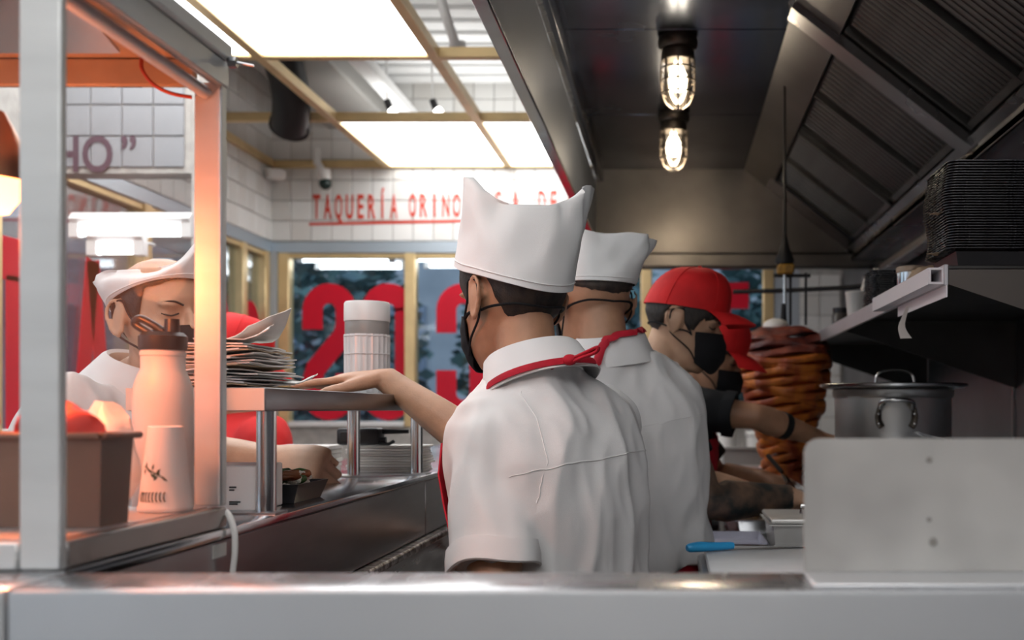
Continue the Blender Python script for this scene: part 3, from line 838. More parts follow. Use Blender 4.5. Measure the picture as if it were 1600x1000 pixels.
redf = mat('red_wrap', (0.75, 0.05, 0.03), 0.55, 0, var=0.4, vscale=30)
crumple((-0.735, 1.052, bz + 0.012), (0.036, 0.024, 0.034), 3.1, redf, 'red_cloth', 'crumpled red cloth heaped high at the far end of the brown bin', 'cloth', zmin=bz - 0.02)
crumple((-0.628, 1.052, bz + 0.002), (0.044, 0.022, 0.028), 8.4, redf, 'red_cloth', 'low crumpled red cloth at the corner of the brown bin', 'cloth', zmin=bz - 0.03)
crumple((-0.668, 1.205, zfl + 0.06), (0.036, 0.028, 0.062), 5.2, plastic_white, 'crumpled_bag', 'crumpled white bag standing behind the brown bin in the cabinet', 'bag', amp=0.25, zmin=zfl)

cup_m = mat('paper_cup', (0.80, 0.77, 0.73), 0.5)
ink = mat('green_ink', (0.05, 0.07, 0.035), 0.6)
cp = V(-0.592, 1.197, zfl)
cu = thing('paper_cup', 'white paper cup with green print turned upside down inside the heated cabinet', 'cup', cp)
def cup_r(z): return 0.0295 - 0.0105 * z / 0.098
obj('cup_wall', B().lathe([(0.0285, 0.0), (0.0300, 0.002), (0.0300, 0.005), (0.0288, 0.007), (cup_r(0.05), 0.05), (cup_r(0.098), 0.098), (cup_r(0.098) - 0.002, 0.099), (cup_r(0.098) - 0.003, 0.094), (0, 0.094)], cp, 32), cup_m, cu)
def on_cup(a, z, o=0.0004): 
    r = cup_r(z) + o
    return cp + V(r * math.sin(a), -r * math.cos(a), z)
pb = B()
random.seed(3)
for k in range(11):                        # a printed sprig
    a = -0.55 + k * 0.085; z = 0.052 - 0.0012 * k + random.uniform(-.002, .002)
    L = 0.007
    an = random.uniform(0.6, 2.4) * (1 if k % 2 else -1)
    q = [on_cup(a + math.cos(an + w) * rr / 0.025, z + math.sin(an + w) * rr) for w, rr in ((0, 0), (0.35, L * 0.6), (0, L * 1.15), (-0.35, L * 0.6))]
    pb.b.faces.new([pb.b.verts.new(p) for p in q])
pb.tube([on_cup(-0.6 + 0.1 * i, 0.053 - 0.0013 * i) for i in range(11)], 0.0007, 4)
for k in range(8):                         # a printed row of letters, too soft to read
    a = -0.62 + k * 0.15
    pb.tube([on_cup(a + 0.05 * math.cos(w), 0.018 + 0.0055 * math.sin(w)) for w in (0.6 + 0.2 * k, 1.6, 2.6, 3.6, 4.6, 5.3)], 0.0007, 4)
obj('print', pb, ink, cu, smooth=False)

bo = V(-0.655, 1.318, zt)
bt = thing('sauce_bottle', 'large pale squeeze bottle with black pump cap behind the heated cabinet', 'bottle', bo)
obj('bottle_body', B().lathe([(0.0, 0.001), (0.033, 0.001), (0.036, 0.006), (0.036, 0.16), (0.035, 0.175), (0.030, 0.190), (0.0265, 0.197), (0.0265, 0.214), (0.0275, 0.215), (0.0275, 0.219), (0.0265, 0.22), (0.0265, 0.228), (0.0, 0.229)], bo, 32), mat('pale_plastic', (0.78, 0.70, 0.64), 0.4), bt)
obj('cap', B().lathe([(0.028, 0.222), (0.029, 0.226), (0.029, 0.240), (0.024, 0.245), (0, 0.245)], bo, 24), plastic_black, bt)
obj('pump', B().cyl(bo + V(0.014, -0.005, 0.24), bo + V(0.014, -0.005, 0.262), 0.0095, 0.0088, 16), plastic_black, bt)
lp = catmull([bo + V(-0.004, -0.004, 0.236), bo + V(-0.018, -0.006, 0.246), bo + V(-0.032, -0.008, 0.256), bo + V(-0.024, -0.01, 0.262), bo + V(-0.008, -0.008, 0.254), bo + V(0.004, -0.006, 0.245)], 5)
obj('loop_handle', B().tube(lp, 0.0052, 10), plastic_black, bt)

# paper bags on the pass shelf
def sheet_of(name, label, cat_, c, w, l, rot, seed, curl=0.0, m=None, thick=0.0012, group=None, amp=0.003):
    N = 7
    cr, sr = math.cos(rot), math.sin(rot)
    g = []
    for i in range(N):
        row = []
        for j in range(N):
            u = (i / (N - 1) - 0.5); v = (j / (N - 1) - 0.5)
            z = amp * noise.noise(V(u * 3 + seed, v * 3, seed)) + curl * max(0, u) ** 2 * (1 + v) * 4 * w
            x, y = u * w, v * l
            row.append(V(c[0] + x * cr - y * sr, c[1] + x * sr + y * cr, c[2] + z))
        g.append(row)
    return tag(obj(name, B().sheet(g, thick), m or paper, origin=c), label, cat_, group)
random.seed(11)
zs = H + 0.030
for i in range(15):
    sheet_of('paper_bag', 'flat paper bag in the uneven pile on the pass shelf', 'paper bag',
             (-0.664 + random.uniform(-.010, .010), 1.545 + random.uniform(-.008, .008), zs + 0.004 + i * 0.0042), 0.125 + random.uniform(-.012, .008), 0.20, random.uniform(-.12, .12),
             i * 3.3, curl=(0.0 if i < 5 else random.uniform(-0.01, 0.05)), m=plastic_white if i % 3 else (paper if i % 2 else kraft), thick=0.002, group='pile of paper bags on the pass shelf', amp=0.0035)
sheet_of('paper_bag', 'top paper bag of the shelf pile with its corner curled up', 'paper bag', (-0.650, 1.53, zs + 0.070), 0.10, 0.15, 0.3, 90, curl=0.28, amp=0.003)
sheet_of('paper_bag', 'paper bag with a raised pointed flap on the shelf pile', 'paper bag', (-0.645, 1.57, zs + 0.076), 0.085, 0.08, -0.5, 70, curl=0.40, amp=0.004)
sheet_of('loose_wrapper', 'loose curled paper wrapper beside the bag pile on the shelf', 'wrapper', (-0.590, 1.60, zs + 0.012), 0.06, 0.05, 0.1, 40, curl=0.16, amp=0.004, m=plastic_white)

# tall stack of ribbed cups
cs = V(-0.655, 2.2, zs + 0.0005)
ct = thing('cup_stack', 'tall stack of clear ribbed plastic cups upside down on the pass shelf', 'cup stack', cs)
clearp = mat('clear_plastic', (0.70, 0.71, 0.72), 0.22, 0, var=0.12, vscale=30, stretch=(1, 1, 0.2), spec=0.6, alpha=None)
def rib_lathe(prof, c, seg=72, amp=0.0012, n=24):
    rings = []
    for r, z in prof:
        rings.append([Vector(c) + V((r + amp * math.cos(n * 2 * PI * k / seg)) * math.cos(2 * PI * k / seg), (r + amp * math.cos(n * 2 * PI * k / seg)) * math.sin(2 * PI * k / seg), z) for k in range(seg)])
    return B().loft(rings)
obj('ribbed_wall', rib_lathe([(0.046, 0), (0.0465, 0.05), (0.047, 0.13)], cs), clearp, ct)
obj('grey_band', B().lathe([(0.0455, 0.129), (0.0462, 0.131), (0.0462, 0.158), (0.0455, 0.160), (0.03, 0.160)], cs, 40), mat('grey_band', (0.28, 0.28, 0.27), 0.35), ct)
obj('cup_base', B().lathe([(0.0475, 0.158), (0.048, 0.162), (0.0475, 0.196), (0.045, 0.200), (0.04, 0.200), (0.038, 0.196), (0, 0.196)], cs, 40), mat('frosted_plastic', (0.74, 0.74, 0.73), 0.35), ct)
for k, z in enumerate((0.045, 0.088, 0.126)):
    obj('rim_ring', B().tube([cs + V(0.0475 * math.cos(i * PI / 20), 0.0475 * math.sin(i * PI / 20), z) for i in range(41)], 0.0012, 6), clearp, ct)

# carton, food tray
cb = thing('white_carton', 'white printed carton on the counter behind the near shelf post', 'carton', (-0.63, 1.5, zt))
obj('box', B().box((-0.69, 1.462, zt + 0.001), (-0.593, 1.56, zt + 0.066), 0.002), plastic_white, cb)
pr = B()
for z, w in ((0.034, 0.010), (0.030, 0.007), (0.013, 0.016), (0.010, 0.012)):
    pr.box((-0.632, 1.4612, zt + z), (-0.632 + w, 1.462, zt + z + 0.0022))
obj('print', pr, rubber, cb)
ty = thing('food_tray', 'black plastic takeout tray filled with rice and salad on the counter', 'food tray', (-0.63, 1.65, zt))
obj('tray', open_box(-0.672, -0.587, 1.59, 1.71, zt + 0.0005, zt + 0.030, 0.002, 0.010), plastic_black, ty)
random.seed(5)
rice = mat('rice', (0.72, 0.69, 0.62), 0.6); orange = mat('orange_food', (0.75, 0.30, 0.03), 0.5, var=0.3); green_f = mat('green_salad', (0.05, 0.12, 0.03), 0.5, var=0.4); brownf = mat('browned_meat', (0.28, 0.09, 0.03), 0.5, var=0.4)
b = B()
for k in range(110):
    p = V(random.uniform(-0.66, -0.60), random.uniform(1.60, 1.70), zt + random.uniform(0.018, 0.044))
    b.ball(p, (0.0055, 0.004, 0.004), 6, 4)
tag(obj('rice', b, rice, ty), kind='stuff')
for m_, nm, n_, s_ in ((orange, 'orange_slice', 3, 0.011), (green_f, 'lettuce', 6, 0.013), (brownf, 'meat_strip', 6, 0.012)):
    for k in range(n_):
        cx = {'orange_slice': -0.648, 'lettuce': -0.62, 'meat_strip': -0.605}[nm] + random.uniform(-.012, .012)
        p = V(cx, random.uniform(1.605, 1.69), zt + 0.032 + random.uniform(0, .014))
        t = bmesh.new(); bmesh.ops.create_icosphere(t, subdivisions=2, radius=1)
        for v in t.verts:
            v.co = Vector((v.co.x * s_ * 1.3, v.co.y * s_, v.co.z * s_ * 0.55)) * (1 + 0.4 * noise.noise(v.co * 2 + V(k * 3, 0, 0)))
        b = B(); b.add(t, Matrix.Translation(p) @ Matrix.Rotation(random.uniform(0, 3), 4, 'Z') @ Matrix.Rotation(random.uniform(-.6, .6), 4, 'X'))
        obj(nm, b, m_, ty)
fk = V(-0.652, 1.615, zt + 0.035)
obj('fork', B().tube([fk, fk + V(-0.006, 0.02, 0.02), fk + V(-0.012, 0.05, 0.03)], [0.004, 0.003, 0.003], 6, flat=0.4), plastic_white, ty)

# two-way radio lying on paper trays, white pads
random.seed(8)
for i in range(10):
    x, y = -0.665 + random.uniform(-.006, .006), 2.43 + random.uniform(-.006, .006)
    tag(obj('paper_tray', B().box((x - 0.085, y - 0.06, zt + i * 0.0062 + 0.0005), (x + 0.085, y + 0.06, zt + i * 0.0062 + 0.0057), 0.0015), paper if i % 2 else plastic_white, origin=(x, y, zt + i * 0.0062)),
        'top white paper tray of the low stack, directly under the radio' if i == 9 else 'white paper tray in the low stack under the black two-way radio', 'paper tray', 'stack of paper trays on the counter')
zr = zt + 0.0632
RX = -0.045
rd = thing('two_way_radio', 'black two-way radio lying on the stack of paper trays', 'radio', (RX - 0.69, 2.41, zr))
obj('radio_body', B().box((RX - 0.735, 2.375, zr), (RX - 0.635, 2.43, zr + 0.040), 0.008, 2), plastic_black, rd)
obj('speaker_grille', B().box((RX - 0.725, 2.373, zr + 0.008), (RX - 0.685, 2.376, zr + 0.032), 0.001), rubber, rd)
obj('antenna', B().tube([(RX - 0.637, 2.41, zr + 0.031), (RX - 0.60, 2.41, zr + 0.031), (RX - 0.575, 2.41, zr + 0.031)], [0.0065, 0.0055, 0.0045], 10), rubber, rd)
obj('knob', B().cyl((RX - 0.636, 2.39, zr + 0.012), (RX - 0.622, 2.39, zr + 0.012), 0.007, seg=12), plastic_black, rd)
obj('belt_clip', B().tube([(RX - 0.64, 2.385, zr + 0.004), (RX - 0.612, 2.378, zr + 0.003), (RX - 0.60, 2.378, zr + 0.010)], 0.004, 8), plastic_black, rd)
for i in range(6):
    x, y = -0.868 + 0.002 * (i % 3), 2.42
    tag(obj('paper_pad', B().box((x - 0.06, y - 0.05, zt + i * 0.0105 + 0.0005), (x + 0.07, y + 0.05, zt + i * 0.0105 + 0.0098), 0.0015), plastic_white if i % 2 else paper, origin=(x, y, zt + i * 0.0105)),
        'white paper pad in the pile behind the clenched hand on the counter', 'paper pad', 'pile of paper pads on the counter')
tag(obj('white_card', B().box((-0.74, 2.20, zt + 0.0005), (-0.70, 2.26, zt + 0.004), 0.001), paper, origin=(-0.72, 2.23, zt)), 'small white card lying on the counter beside the middle shelf post', 'card')

# ================================================================== COOKING SIDE
zp = H - 0.31
pt = thing('prep_table', 'steel prep table in front of the near ledge on the cooking side', 'prep table', (0.52, 1.7, 0))
obj('top', B().box((0.055, 0.93, zp - 0.03), (0.98, 2.46, zp), 0.004), steel, pt)
for x in (0.09, 0.95):
    for y in (0.97, 2.42):
        obj('leg', B().cyl((x, y, 0), (x, y, zp - 0.03), 0.02, seg=12), steel, pt)
obj('under_shelf', B().box((0.07, 0.95, 0.2), (0.97, 2.44, 0.22)), steel_dark, pt)
rg = thing('cooking_range', 'steel cooking range along the wall carrying the stock pot', 'range', (0.54, 3.3, 0))
obj('body', B().box((0.16, 2.47, 0.08), (0.98, 4.75, zp - 0.02), 0.004), steel_dark, rg)
obj('top', B().box((0.145, 2.465, zp - 0.018), (0.985, 4.76, zp), 0.003), steel, rg)
obj('kick', B().box((0.2, 2.5, 0), (0.96, 4.7, 0.079)), black_iron, rg)
for i in range(5):
    obj('knob', B().cyl((0.16, 2.75 + i * 0.4, zp - 0.09), (0.135, 2.75 + i * 0.4, zp - 0.09), 0.022, seg=14), plastic_black, rg)

bdm = mat('cutting_board', (0.66, 0.67, 0.68), 0.6, 0, var=0.06, vscale=14, bump=0.15, bscale=70)
tag(obj('cutting_board', B().box((0.068, 1.74, zp + 0.001), (0.40, 2.16, zp + 0.022), 0.005, 2), bdm, origin=(0.23, 1.95, zp)), 'thick white cutting board on the prep table beside the red apron', 'cutting board')
kn = thing('blue_handled_knife', 'knife with a bright blue handle lying across the white cutting board', 'knife', (0.07, 2.1, zp + 0.022))
zk = zp + 0.0325
obj('handle', B().tube(catmull([(0.03, 2.05, zk), (0.05, 2.06, zk + 0.001), (0.085, 2.075, zk), (0.125, 2.09, zk)], 4), [0.006, 0.0085, 0.0095, 0.010, 0.0105, 0.0105, 0.010, 0.0095, 0.009, 0.0085, 0.0085, 0.008, 0.007], 12), mat('blue_plastic', (0.03, 0.36, 0.72), 0.4), kn)
obj('blade', B().prism([(0.122, 2.083, zk - 0.001), (0.30, 2.13, zk - 0.009), (0.29, 2.155, zk - 0.009), (0.122, 2.105, zk - 0.001)], (0, 0, 0.0018)), steel_shiny, kn)

def pan(x0, x1, y0, y1, z0, z1, name, label, m, fill=None, cat_='food pan', lid=False):
    t = thing(name, label, cat_, ((x0 + x1) / 2, (y0 + y1) / 2, z0))
    obj('pan_wall', open_box(x0, x1, y0, y1, z0, z1, 0.0025, 0.006), m, t)
    r = B()
    for p, q in (((x0 - .016, y0 - .016), (x1 + .016, y0 - .004)), ((x0 - .016, y1 + .004), (x1 + .016, y1 + .016)), ((x0 - .016, y0 - .004), (x0 - .004, y1 + .004)), ((x1 + .004, y0 - .004), (x1 + .016, y1 + .004))):
        r.box((*p, z1 - 0.003), (*q, z1))
    obj('rim', r, m, t)
    if lid:
        l_ = obj('lid', B().box((x0 - .012, y0 - .012, z1 + 0.0005), (x1 + .012, y1 + .012, z1 + 0.012), 0.005, 2), m, t)
        obj('lid_grip', B().tube([((x0 + x1) / 2 - .04, (y0 + y1) / 2, z1 + .012), ((x0 + x1) / 2 - .04, (y0 + y1) / 2, z1 + .03), ((x0 + x1) / 2 + .04, (y0 + y1) / 2, z1 + .03), ((x0 + x1) / 2 + .04, (y0 + y1) / 2, z1 + .012)], 0.004, 8), steel_shiny, l_)
    if fill:
        for k in range(26):
            p = V(random.uniform(x0 + .015, x1 - .015), random.uniform(y0 + .015, y1 - .015), z0 + (z1 - z0) * random.uniform(0.72, 0.95))
            tt = bmesh.new(); bmesh.ops.create_icosphere(tt, subdivisions=1, radius=1)
            for v in tt.verts:
                v.co = Vector((v.co.x * .022, v.co.y * .016, v.co.z * .010)) * (1 + 0.4 * noise.noise(v.co * 2 + V(k, 0, 0)))
            b = B(); b.add(tt, Matrix.Translation(p) @ Matrix.Rotation(random.uniform(0, 6), 4, 'Z') @ Matrix.Rotation(random.uniform(-.5, .5), 4, 'Y'))
            obj('food_piece', b, fill, t)
    return t
pale_food = mat('pale_food', (0.55, 0.36, 0.16), 0.6, 0, var=0.5, vscale=30, col2=(0.7, 0.62, 0.5))
pink_food = mat('pink_meat', (0.62, 0.30, 0.28), 0.5, 0, var=0.4, vscale=25, col2=(0.75, 0.5, 0.48))
dull_alu = mat('dull_aluminium', (0.62, 0.61, 0.59), 0.45, 0.6, var=0.12, vscale=10)
pan(0.225, 0.44, 2.22, 2.42, zp + 0.001, zp + 0.062, 'food_pan', 'lidded aluminium pan on the prep table beyond the cutting board', dull_alu, lid=True)
pan(0.17, 0.275, 2.55, 2.72, zp + 0.001, zp + 0.036, 'food_pan', 'open steel pan of orange pieces under the tattooed forearm', steel_shiny, pale_food)
pan(0.31, 0.42, 2.58, 2.72, zp + 0.001, zp + 0.034, 'food_pan', 'steel pan at the fingers of the tattooed arm', dull_alu, pale_food)
pan(0.16, 0.38, 3.70, 3.88, zp + 0.001, zp + 0.10, 'food_pan', 'steel pan heaped with pink meat below the arm of the far cook', dull_alu, pink_food)
bxm = mat('grey_box', (0.27, 0.26, 0.25), 0.5, 0, var=0.1)
t = thing('grey_bin', 'grey box on the range behind the pan of pink meat', 'box', (0.30, 4.0, zp))
obj('bin_wall', open_box(0.20, 0.40, 3.90, 4.10, zp + 0.001, zp + 0.16, 0.004, 0.004), bxm, t)
obj('rim', B().box((0.195, 3.89, zp + 0.155), (0.405, 3.897, zp + 0.168), 0.002), bxm, t)
for x, z0, h_, r, lb in ((0.235, 0, 0.25, 0.045, 'round white tub behind the grey box, beside the red apron of the far cook'), (0.36, 0, 0.22, 0.05, 'round white tub behind the grey box, closer to the meat spit')):
    c = V(x, 4.3, zp + 0.001)
    t = thing('white_tub', lb, 'tub', c, 'white tubs behind the grey box')
    obj('tub', B().lathe([(0, 0), (r * .86, 0), (r, h_ - 0.02), (0, h_ - 0.02)], c, 20), plastic_white, t)
    obj('tub_lid', B().lathe([(r + .004, h_ - 0.021), (r + .006, h_ - 0.012), (r + .003, h_), (0, h_)], c, 20), plastic_white, t)
tg = thing('long_spatula', 'dark handled spatula leaning in the pan by the spit', 'spatula', (0.33, 3.2, zp))
obj('handle', B().tube([at(1200, 712, 3.2), at(1222, 738, 3.12)], 0.007, 8), rubber, tg)
obj('blade', B().tube([at(1222, 738, 3.12), at(1236, 760, 3.05), at(1240, 785, 3.0)], [0.006, 0.014, 0.016], 8, flat=0.2), steel_shiny, tg)
pan(0.29, 0.40, 3.02, 3.18, zp + 0.001, zp + 0.075, 'steel_basin', 'shallow steel basin on the range under the meat spit', steel_shiny, None, 'basin')
tp = thing('paper_tray', 'pale printed tray lying on the prep table under the pan edge', 'tray', (0.1, 2.35, zp))
obj('tray', open_box(0.075, 0.205, 2.23, 2.44, zp + 0.001, zp + 0.02, 0.002, 0.004), mat('lilac_tray', (0.52, 0.52, 0.62), 0.5, 0, var=0.3, vscale=9), tp)

# stock pot
pc = V(0.612, 2.84, zp + 0.001)
pot = thing('stock_pot', 'large dented aluminium stock pot with a flat overhanging lid', 'pot', pc)
potm = mat('pot_aluminium', (0.55, 0.55, 0.54), 0.38, 0.9, var=0.22, vscale=5, bump=0.06, bscale=14, rvar=0.08)
ph = 0.365
obj('pot_wall', B().lathe([(0, 0), (0.150, 0), (0.158, 0.01), (0.159, ph - 0.025), (0.164, ph - 0.02), (0.166, ph - 0.004), (0.162, ph), (0.155, ph), (0.153, 0.01), (0, 0.008)], pc, 56), potm, pot)
lid = obj('lid', B().lathe([(0.0, ph + 0.002), (0.192, ph + 0.002), (0.201, ph + 0.006), (0.203, ph + 0.012), (0.199, ph + 0.015), (0.17, ph + 0.013), (0, ph + 0.02)], pc, 56), mat('lid_steel', (0.5, 0.5, 0.5), 0.25, 1.0, var=0.2), pot)
hp = catmull([pc + V(-0.052, -0.02, ph + 0.014), pc + V(-0.046, -0.02, ph + 0.04), pc + V(-0.02, -0.02, ph + 0.052), pc + V(0.025, -0.02, ph + 0.052), pc + V(0.05, -0.02, ph + 0.04), pc + V(0.056, -0.02, ph + 0.014)], 5)
obj('lid_handle', B().tube(hp, 0.0045, 10), steel_shiny, lid)
hd = V(-0.15, -0.989, 0)
sd = V(0.989, -0.15, 0)
def potp(u, z, o=0.0):
    a = u / 0.159
    return pc + (hd * math.cos(a) + sd * math.sin(a)) * (0.159 + o) + V(0, 0, z)
for sg_ in (-1, 1):
    lug = [potp(sg_ * u, z, o) for u, z, o in ((0.030, 0.325, 0.016), (0.040, 0.315, 0.010), (0.046, 0.295, 0.005), (0.044, 0.275, 0.003), (0.036, 0.262, 0.003))]
    hdl = obj('side_handle_lug', B().tube(catmull(lug, 4), [0.008] * 4 + [0.009] * 4 + [0.011] * 4 + [0.012] * 4 + [0.009], 10, flat=0.6), cage_m, pot)
    for z in (0.272, 0.298):
        obj('rivet', B().ball(potp(sg_ * 0.044, z, 0.010), 0.0042, 8, 6), steel_shiny, hdl)
obj('side_handle', B().tube(catmull([potp(-0.040, 0.312, 0.010), potp(-0.034, 0.328, 0.028), potp(-0.015, 0.334, 0.038), potp(0.015, 0.334, 0.038), potp(0.034, 0.328, 0.028), potp(0.040, 0.312, 0.010)], 5), 0.0065, 10), steel_shiny, pot)
sp2 = thing('metal_scoop', 'flat metal scoop blade showing above the splash sheet before the pot', 'scoop', (0.72, 2.3, zp))
obj('blade', B().prism([at(1432, 674, 2.3), at(1446, 684, 2.3), at(1475, 688, 2.3), at(1478, 686, 2.3)], (0, 0.03, -0.001)).tube([at(1474, 688, 2.31), V(0.66, 2.33, zp + 0.06)], 0.006, 8), steel_shiny, sp2)
c = V(0.66, 2.33, zp + 0.001)
obj('holder', B().lathe([(0, 0), (0.05, 0), (0.055, 0.12), (0.052, 0.12), (0.048, 0.004), (0, 0.004)], c, 20), steel, sp2)

# meat spit
scx, scy = 0.385, 3.5
spit = thing('meat_spit', 'tall orange and dark red meat cone on a vertical spit', 'meat spit', (scx, scy, zp))
m_or = mat('roast_orange', (0.62, 0.19, 0.03), 0.45, 0, var=0.9, vscale=15, bump=0.8, bscale=35, stretch=(1, 1, 0.5), col2=(0.30, 0.05, 0.015), detail=6)
m_rd = mat('roast_red', (0.26, 0.05, 0.025), 0.5, 0, var=0.7, vscale=14, bump=0.8, bscale=32, col2=(0.07, 0.012, 0.012), detail=6)
zb, zt2 = H - 0.245, H + 0.272
prof = [(0.0, 0.070), (0.12, 0.078), (0.25, 0.092), (0.38, 0.115), (0.5, 0.138), (0.65, 0.155), (0.8, 0.158), (0.9, 0.148), (0.96, 0.125), (1.0, 0.085)]
NS = 22
random.seed(21)
for i in range(NS):
    t0, t1 = i / NS, (i + 1) / NS
    rings = []
    for f_, sc_ in ((0.0, 0.965), (0.08, 0.99), (0.35, 1.0), (0.7, 0.995), (0.93, 0.985), (1.0, 0.965)):
        tt = lerp(t0, t1, f_); r = keyed(prof, tt)[0] * sc_
        ring = []
        for k2 in range(56):
            a = 2 * PI * k2 / 56
            n = noise.noise(V(math.cos(a) * 2.6, math.sin(a) * 2.6, i * 0.28)) * 0.09 + noise.noise(V(math.cos(a) * 6, math.sin(a) * 6, i * 0.6 + f_ * 0.6)) * 0.065
            ring.append(V(scx + math.cos(a) * r * (1 + n), scy + math.sin(a) * r * (1 + n), lerp(zb, zt2, tt) + 0.010 * math.sin(3 * a + i * 1.7)))
        rings.append(ring)
    obj('meat_slice', B().loft(rings), m_rd if i > 17 else m_or, spit, angle=60)
obj('spit_rod', B().cyl((scx, scy, zp + 0.02), (scx, scy, H + 0.46), 0.006, seg=10), steel_shiny, spit)
obj('drip_dish', B().lathe([(0, 0.0), (0.11, 0.0), (0.13, 0.035), (0.126, 0.035), (0.107, 0.005), (0, 0.005)], (scx, scy, zp + 0.001), 32), steel_shiny, spit)
obj('onion', B().ball((scx - 0.03, scy, zt2 + 0.012), (0.045, 0.045, 0.028)), plastic_white, spit)
obj('top_pin', B().cyl((scx - 0.004, scy, zt2 + 0.03), (scx - 0.004, scy, zt2 + 0.09), 0.012, 0.008, 10), black_iron, spit)
sm_ = thing('spit_motor', 'yellow spit motor hanging on dark rods under the hood end', 'motor', (0.385, 3.5, H + 0.46))
obj('motor_box', B().box((0.36, 3.47, H + 0.462), (0.415, 3.53, H + 0.495), 0.005), mat('yellow_enamel', (0.42, 0.22, 0.02), 0.45, var=0.5, vscale=40), sm_)
obj('motor_head', B().lathe([(0.03, 0.496), (0.034, 0.51), (0.018, 0.55), (0.006, 0.60), (0.004, 1.13)], (0.385, 3.5, H), 14), black_iron, sm_)
for x in (0.372, 0.425):
    obj('hanging_rod', B().cyl((x + 0.035, 3.52, H + 0.29), (x + 0.035, 3.52, H + 0.47), 0.0045, seg=8), black_iron, sm_)
obj('cross_plate', B().box((0.35, 3.51, H + 0.455), (0.475, 3.53, H + 0.465)), black_iron, sm_)
tag(obj('gas_pipe', B().tube([at(1146, 456, 3.8), at(1230, 454, 3.72), at(1330, 449, 3.6), V(0.995, 3.3, H + 0.44)], 0.0085, 10), black_iron, origin=(0.99, 3.3, H + 0.44)), 'dark iron pipe reaching out from the steel wall above the meat spit', 'pipe')

# wall shelf
ws = thing('wall_shelf', 'long steel wall shelf on triangular brackets above the stock pot', 'shelf', (0.75, 2.85, H + 0.25))
zsh = H + 0.262
sf = mat('shelf_edge_steel', (0.58, 0.57, 0.60), 0.4, 0.7, var=0.08)
dk = mat('shelf_dark_steel', (0.07, 0.068, 0.065), 0.5, 0.8, var=0.2)
obj('shelf_top', B().box((0.50, 1.86, zsh - 0.006), (0.998, 4.02, zsh), 0.001), dk, ws)
obj('front_edge', B().box((0.494, 1.86, zsh - 0.036), (0.502, 4.02, zsh + 0.002), 0.001), sf, ws)
for y in (1.862, 2.97, 4.0):
    obj('bracket', B().prism([(0.503, y, zsh - 0.007), (0.998, y, zsh - 0.007), (0.998, y, zsh - 0.20), (0.503, y, zsh - 0.034)], (0, 0.006, 0)), dk if y > 2 else mat('bracket_steel', (0.12, 0.105, 0.095), 0.5, 0.8), ws)
lh = thing('label_rail', 'white plastic label rail clipped on the near end of the wall shelf', 'label rail', (0.485, 2.1, zsh - 0.02))
lbm = mat('label_white', (0.72, 0.70, 0.73), 0.45)
obj('channel', B().prism([(0.470, 1.86, zsh - 0.004), (0.4935, 1.86, zsh - 0.004), (0.4935, 1.86, zsh - 0.034), (0.470, 1.86, zsh - 0.034), (0.470, 1.86, zsh - 0.030), (0.490, 1.86, zsh - 0.030), (0.490, 1.86, zsh - 0.008), (0.470, 1.86, zsh - 0.008)], (0, 0.52, 0)).box((0.466, 1.86, zsh - 0.034), (0.4705, 2.38, zsh - 0.004)), lbm, lh)
obj('card_strip', B().box((0.496, 1.855, zsh - 0.058), (0.499, 2.25, zsh - 0.0365)), lbm, lh)
ps_ = catmull([at(1419, 478, 2.1), at(1413, 495, 2.1), at(1409, 512, 2.1), at(1416, 529, 2.1)], 4)
g = []
for i, p in enumerate(ps_):
    w = 0.004 + 0.010 * (i / len(ps_)) ** 2
    g.append([p + V(-w, 0, 0), p + V(w, 0.004, 0.001)])
tag(obj('paper_strip', B().sheet(g, 0.0006), paper, origin=ps_[0]), 'torn white paper strip dangling from the label rail', 'paper strip')

# stack of black trays on the shelf
traym = mat('tray_black', (0.022, 0.022, 0.028), 0.28, 0, spec=0.7, rvar=0.08, vscale=30)
random.seed(4)
ztr = zsh + 0.012
tag(obj('tray_cradle', open_box(0.53, 0.84, 1.895, 2.05, zsh + 0.0005, zsh + 0.030, 0.003, 0.006), plastic_black, origin=(0.68, 1.97, zsh)), 'black plastic box under the tall stack of trays', 'box')
ztr = zsh + 0.0315
tray_src = None
NT = 33
for i in range(NT):
    if tray_src is None:
        b = B()
        w, l, r = 0.185, 0.092, 0.018
        def rr_(w, l, r, z):
            ps = []
            for cx, cy, a0 in ((w - r, l - r, 0), (-w + r, l - r, 90), (-w + r, -l + r, 180), (w - r, -l + r, 270)):
                for q in range(4):
                    a = R(a0 + q * 30)
                    ps.append(V(cx + r * math.cos(a), cy + r * math.sin(a), z))
            return ps
        b.loft([rr_(w - .012, l - .012, r, 0.0), rr_(w - .003, l - .003, r, 0.0030), rr_(w, l, r, 0.0034), rr_(w, l, r, 0.0046), rr_(w - .004, l - .004, r, 0.0048), rr_(w - .014, l - .014, r, 0.0012)])
        tray_src = obj('serving_tray', b, traym, origin=(0, 0, 0), angle=50)
        o = tray_src
    else:
        o = tray_src.copy(); COL.objects.link(o)
    o.location = (0.69 + random.uniform(-.0006, .0006) + 0.004 * math.sin(i * 0.25), 1.97 + random.uniform(-.0006, .0006), ztr + i * 0.0050)
    o.rotation_euler = (0, 0, random.uniform(-.002, .002))
    tag(o, 'topmost black serving tray of the tall stack on the wall shelf' if i == NT - 1 else 'lowest black serving tray of the tall stack on the wall shelf' if i == 0 else 'black plastic serving tray in the tall stack on the wall shelf', 'tray', 'tall stack of black trays')
p = V(0.51, 1.93, ztr + 14 * 0.0050 + 0.0050)
sheet_of('paper_scrap', 'brown paper scrap sticking out from the middle of the tray stack', 'paper scrap', p + V(-0.006, 0, 0.0), 0.03, 0.02, 0.4, 3, m=kraft, thick=0.0005, amp=0.001)
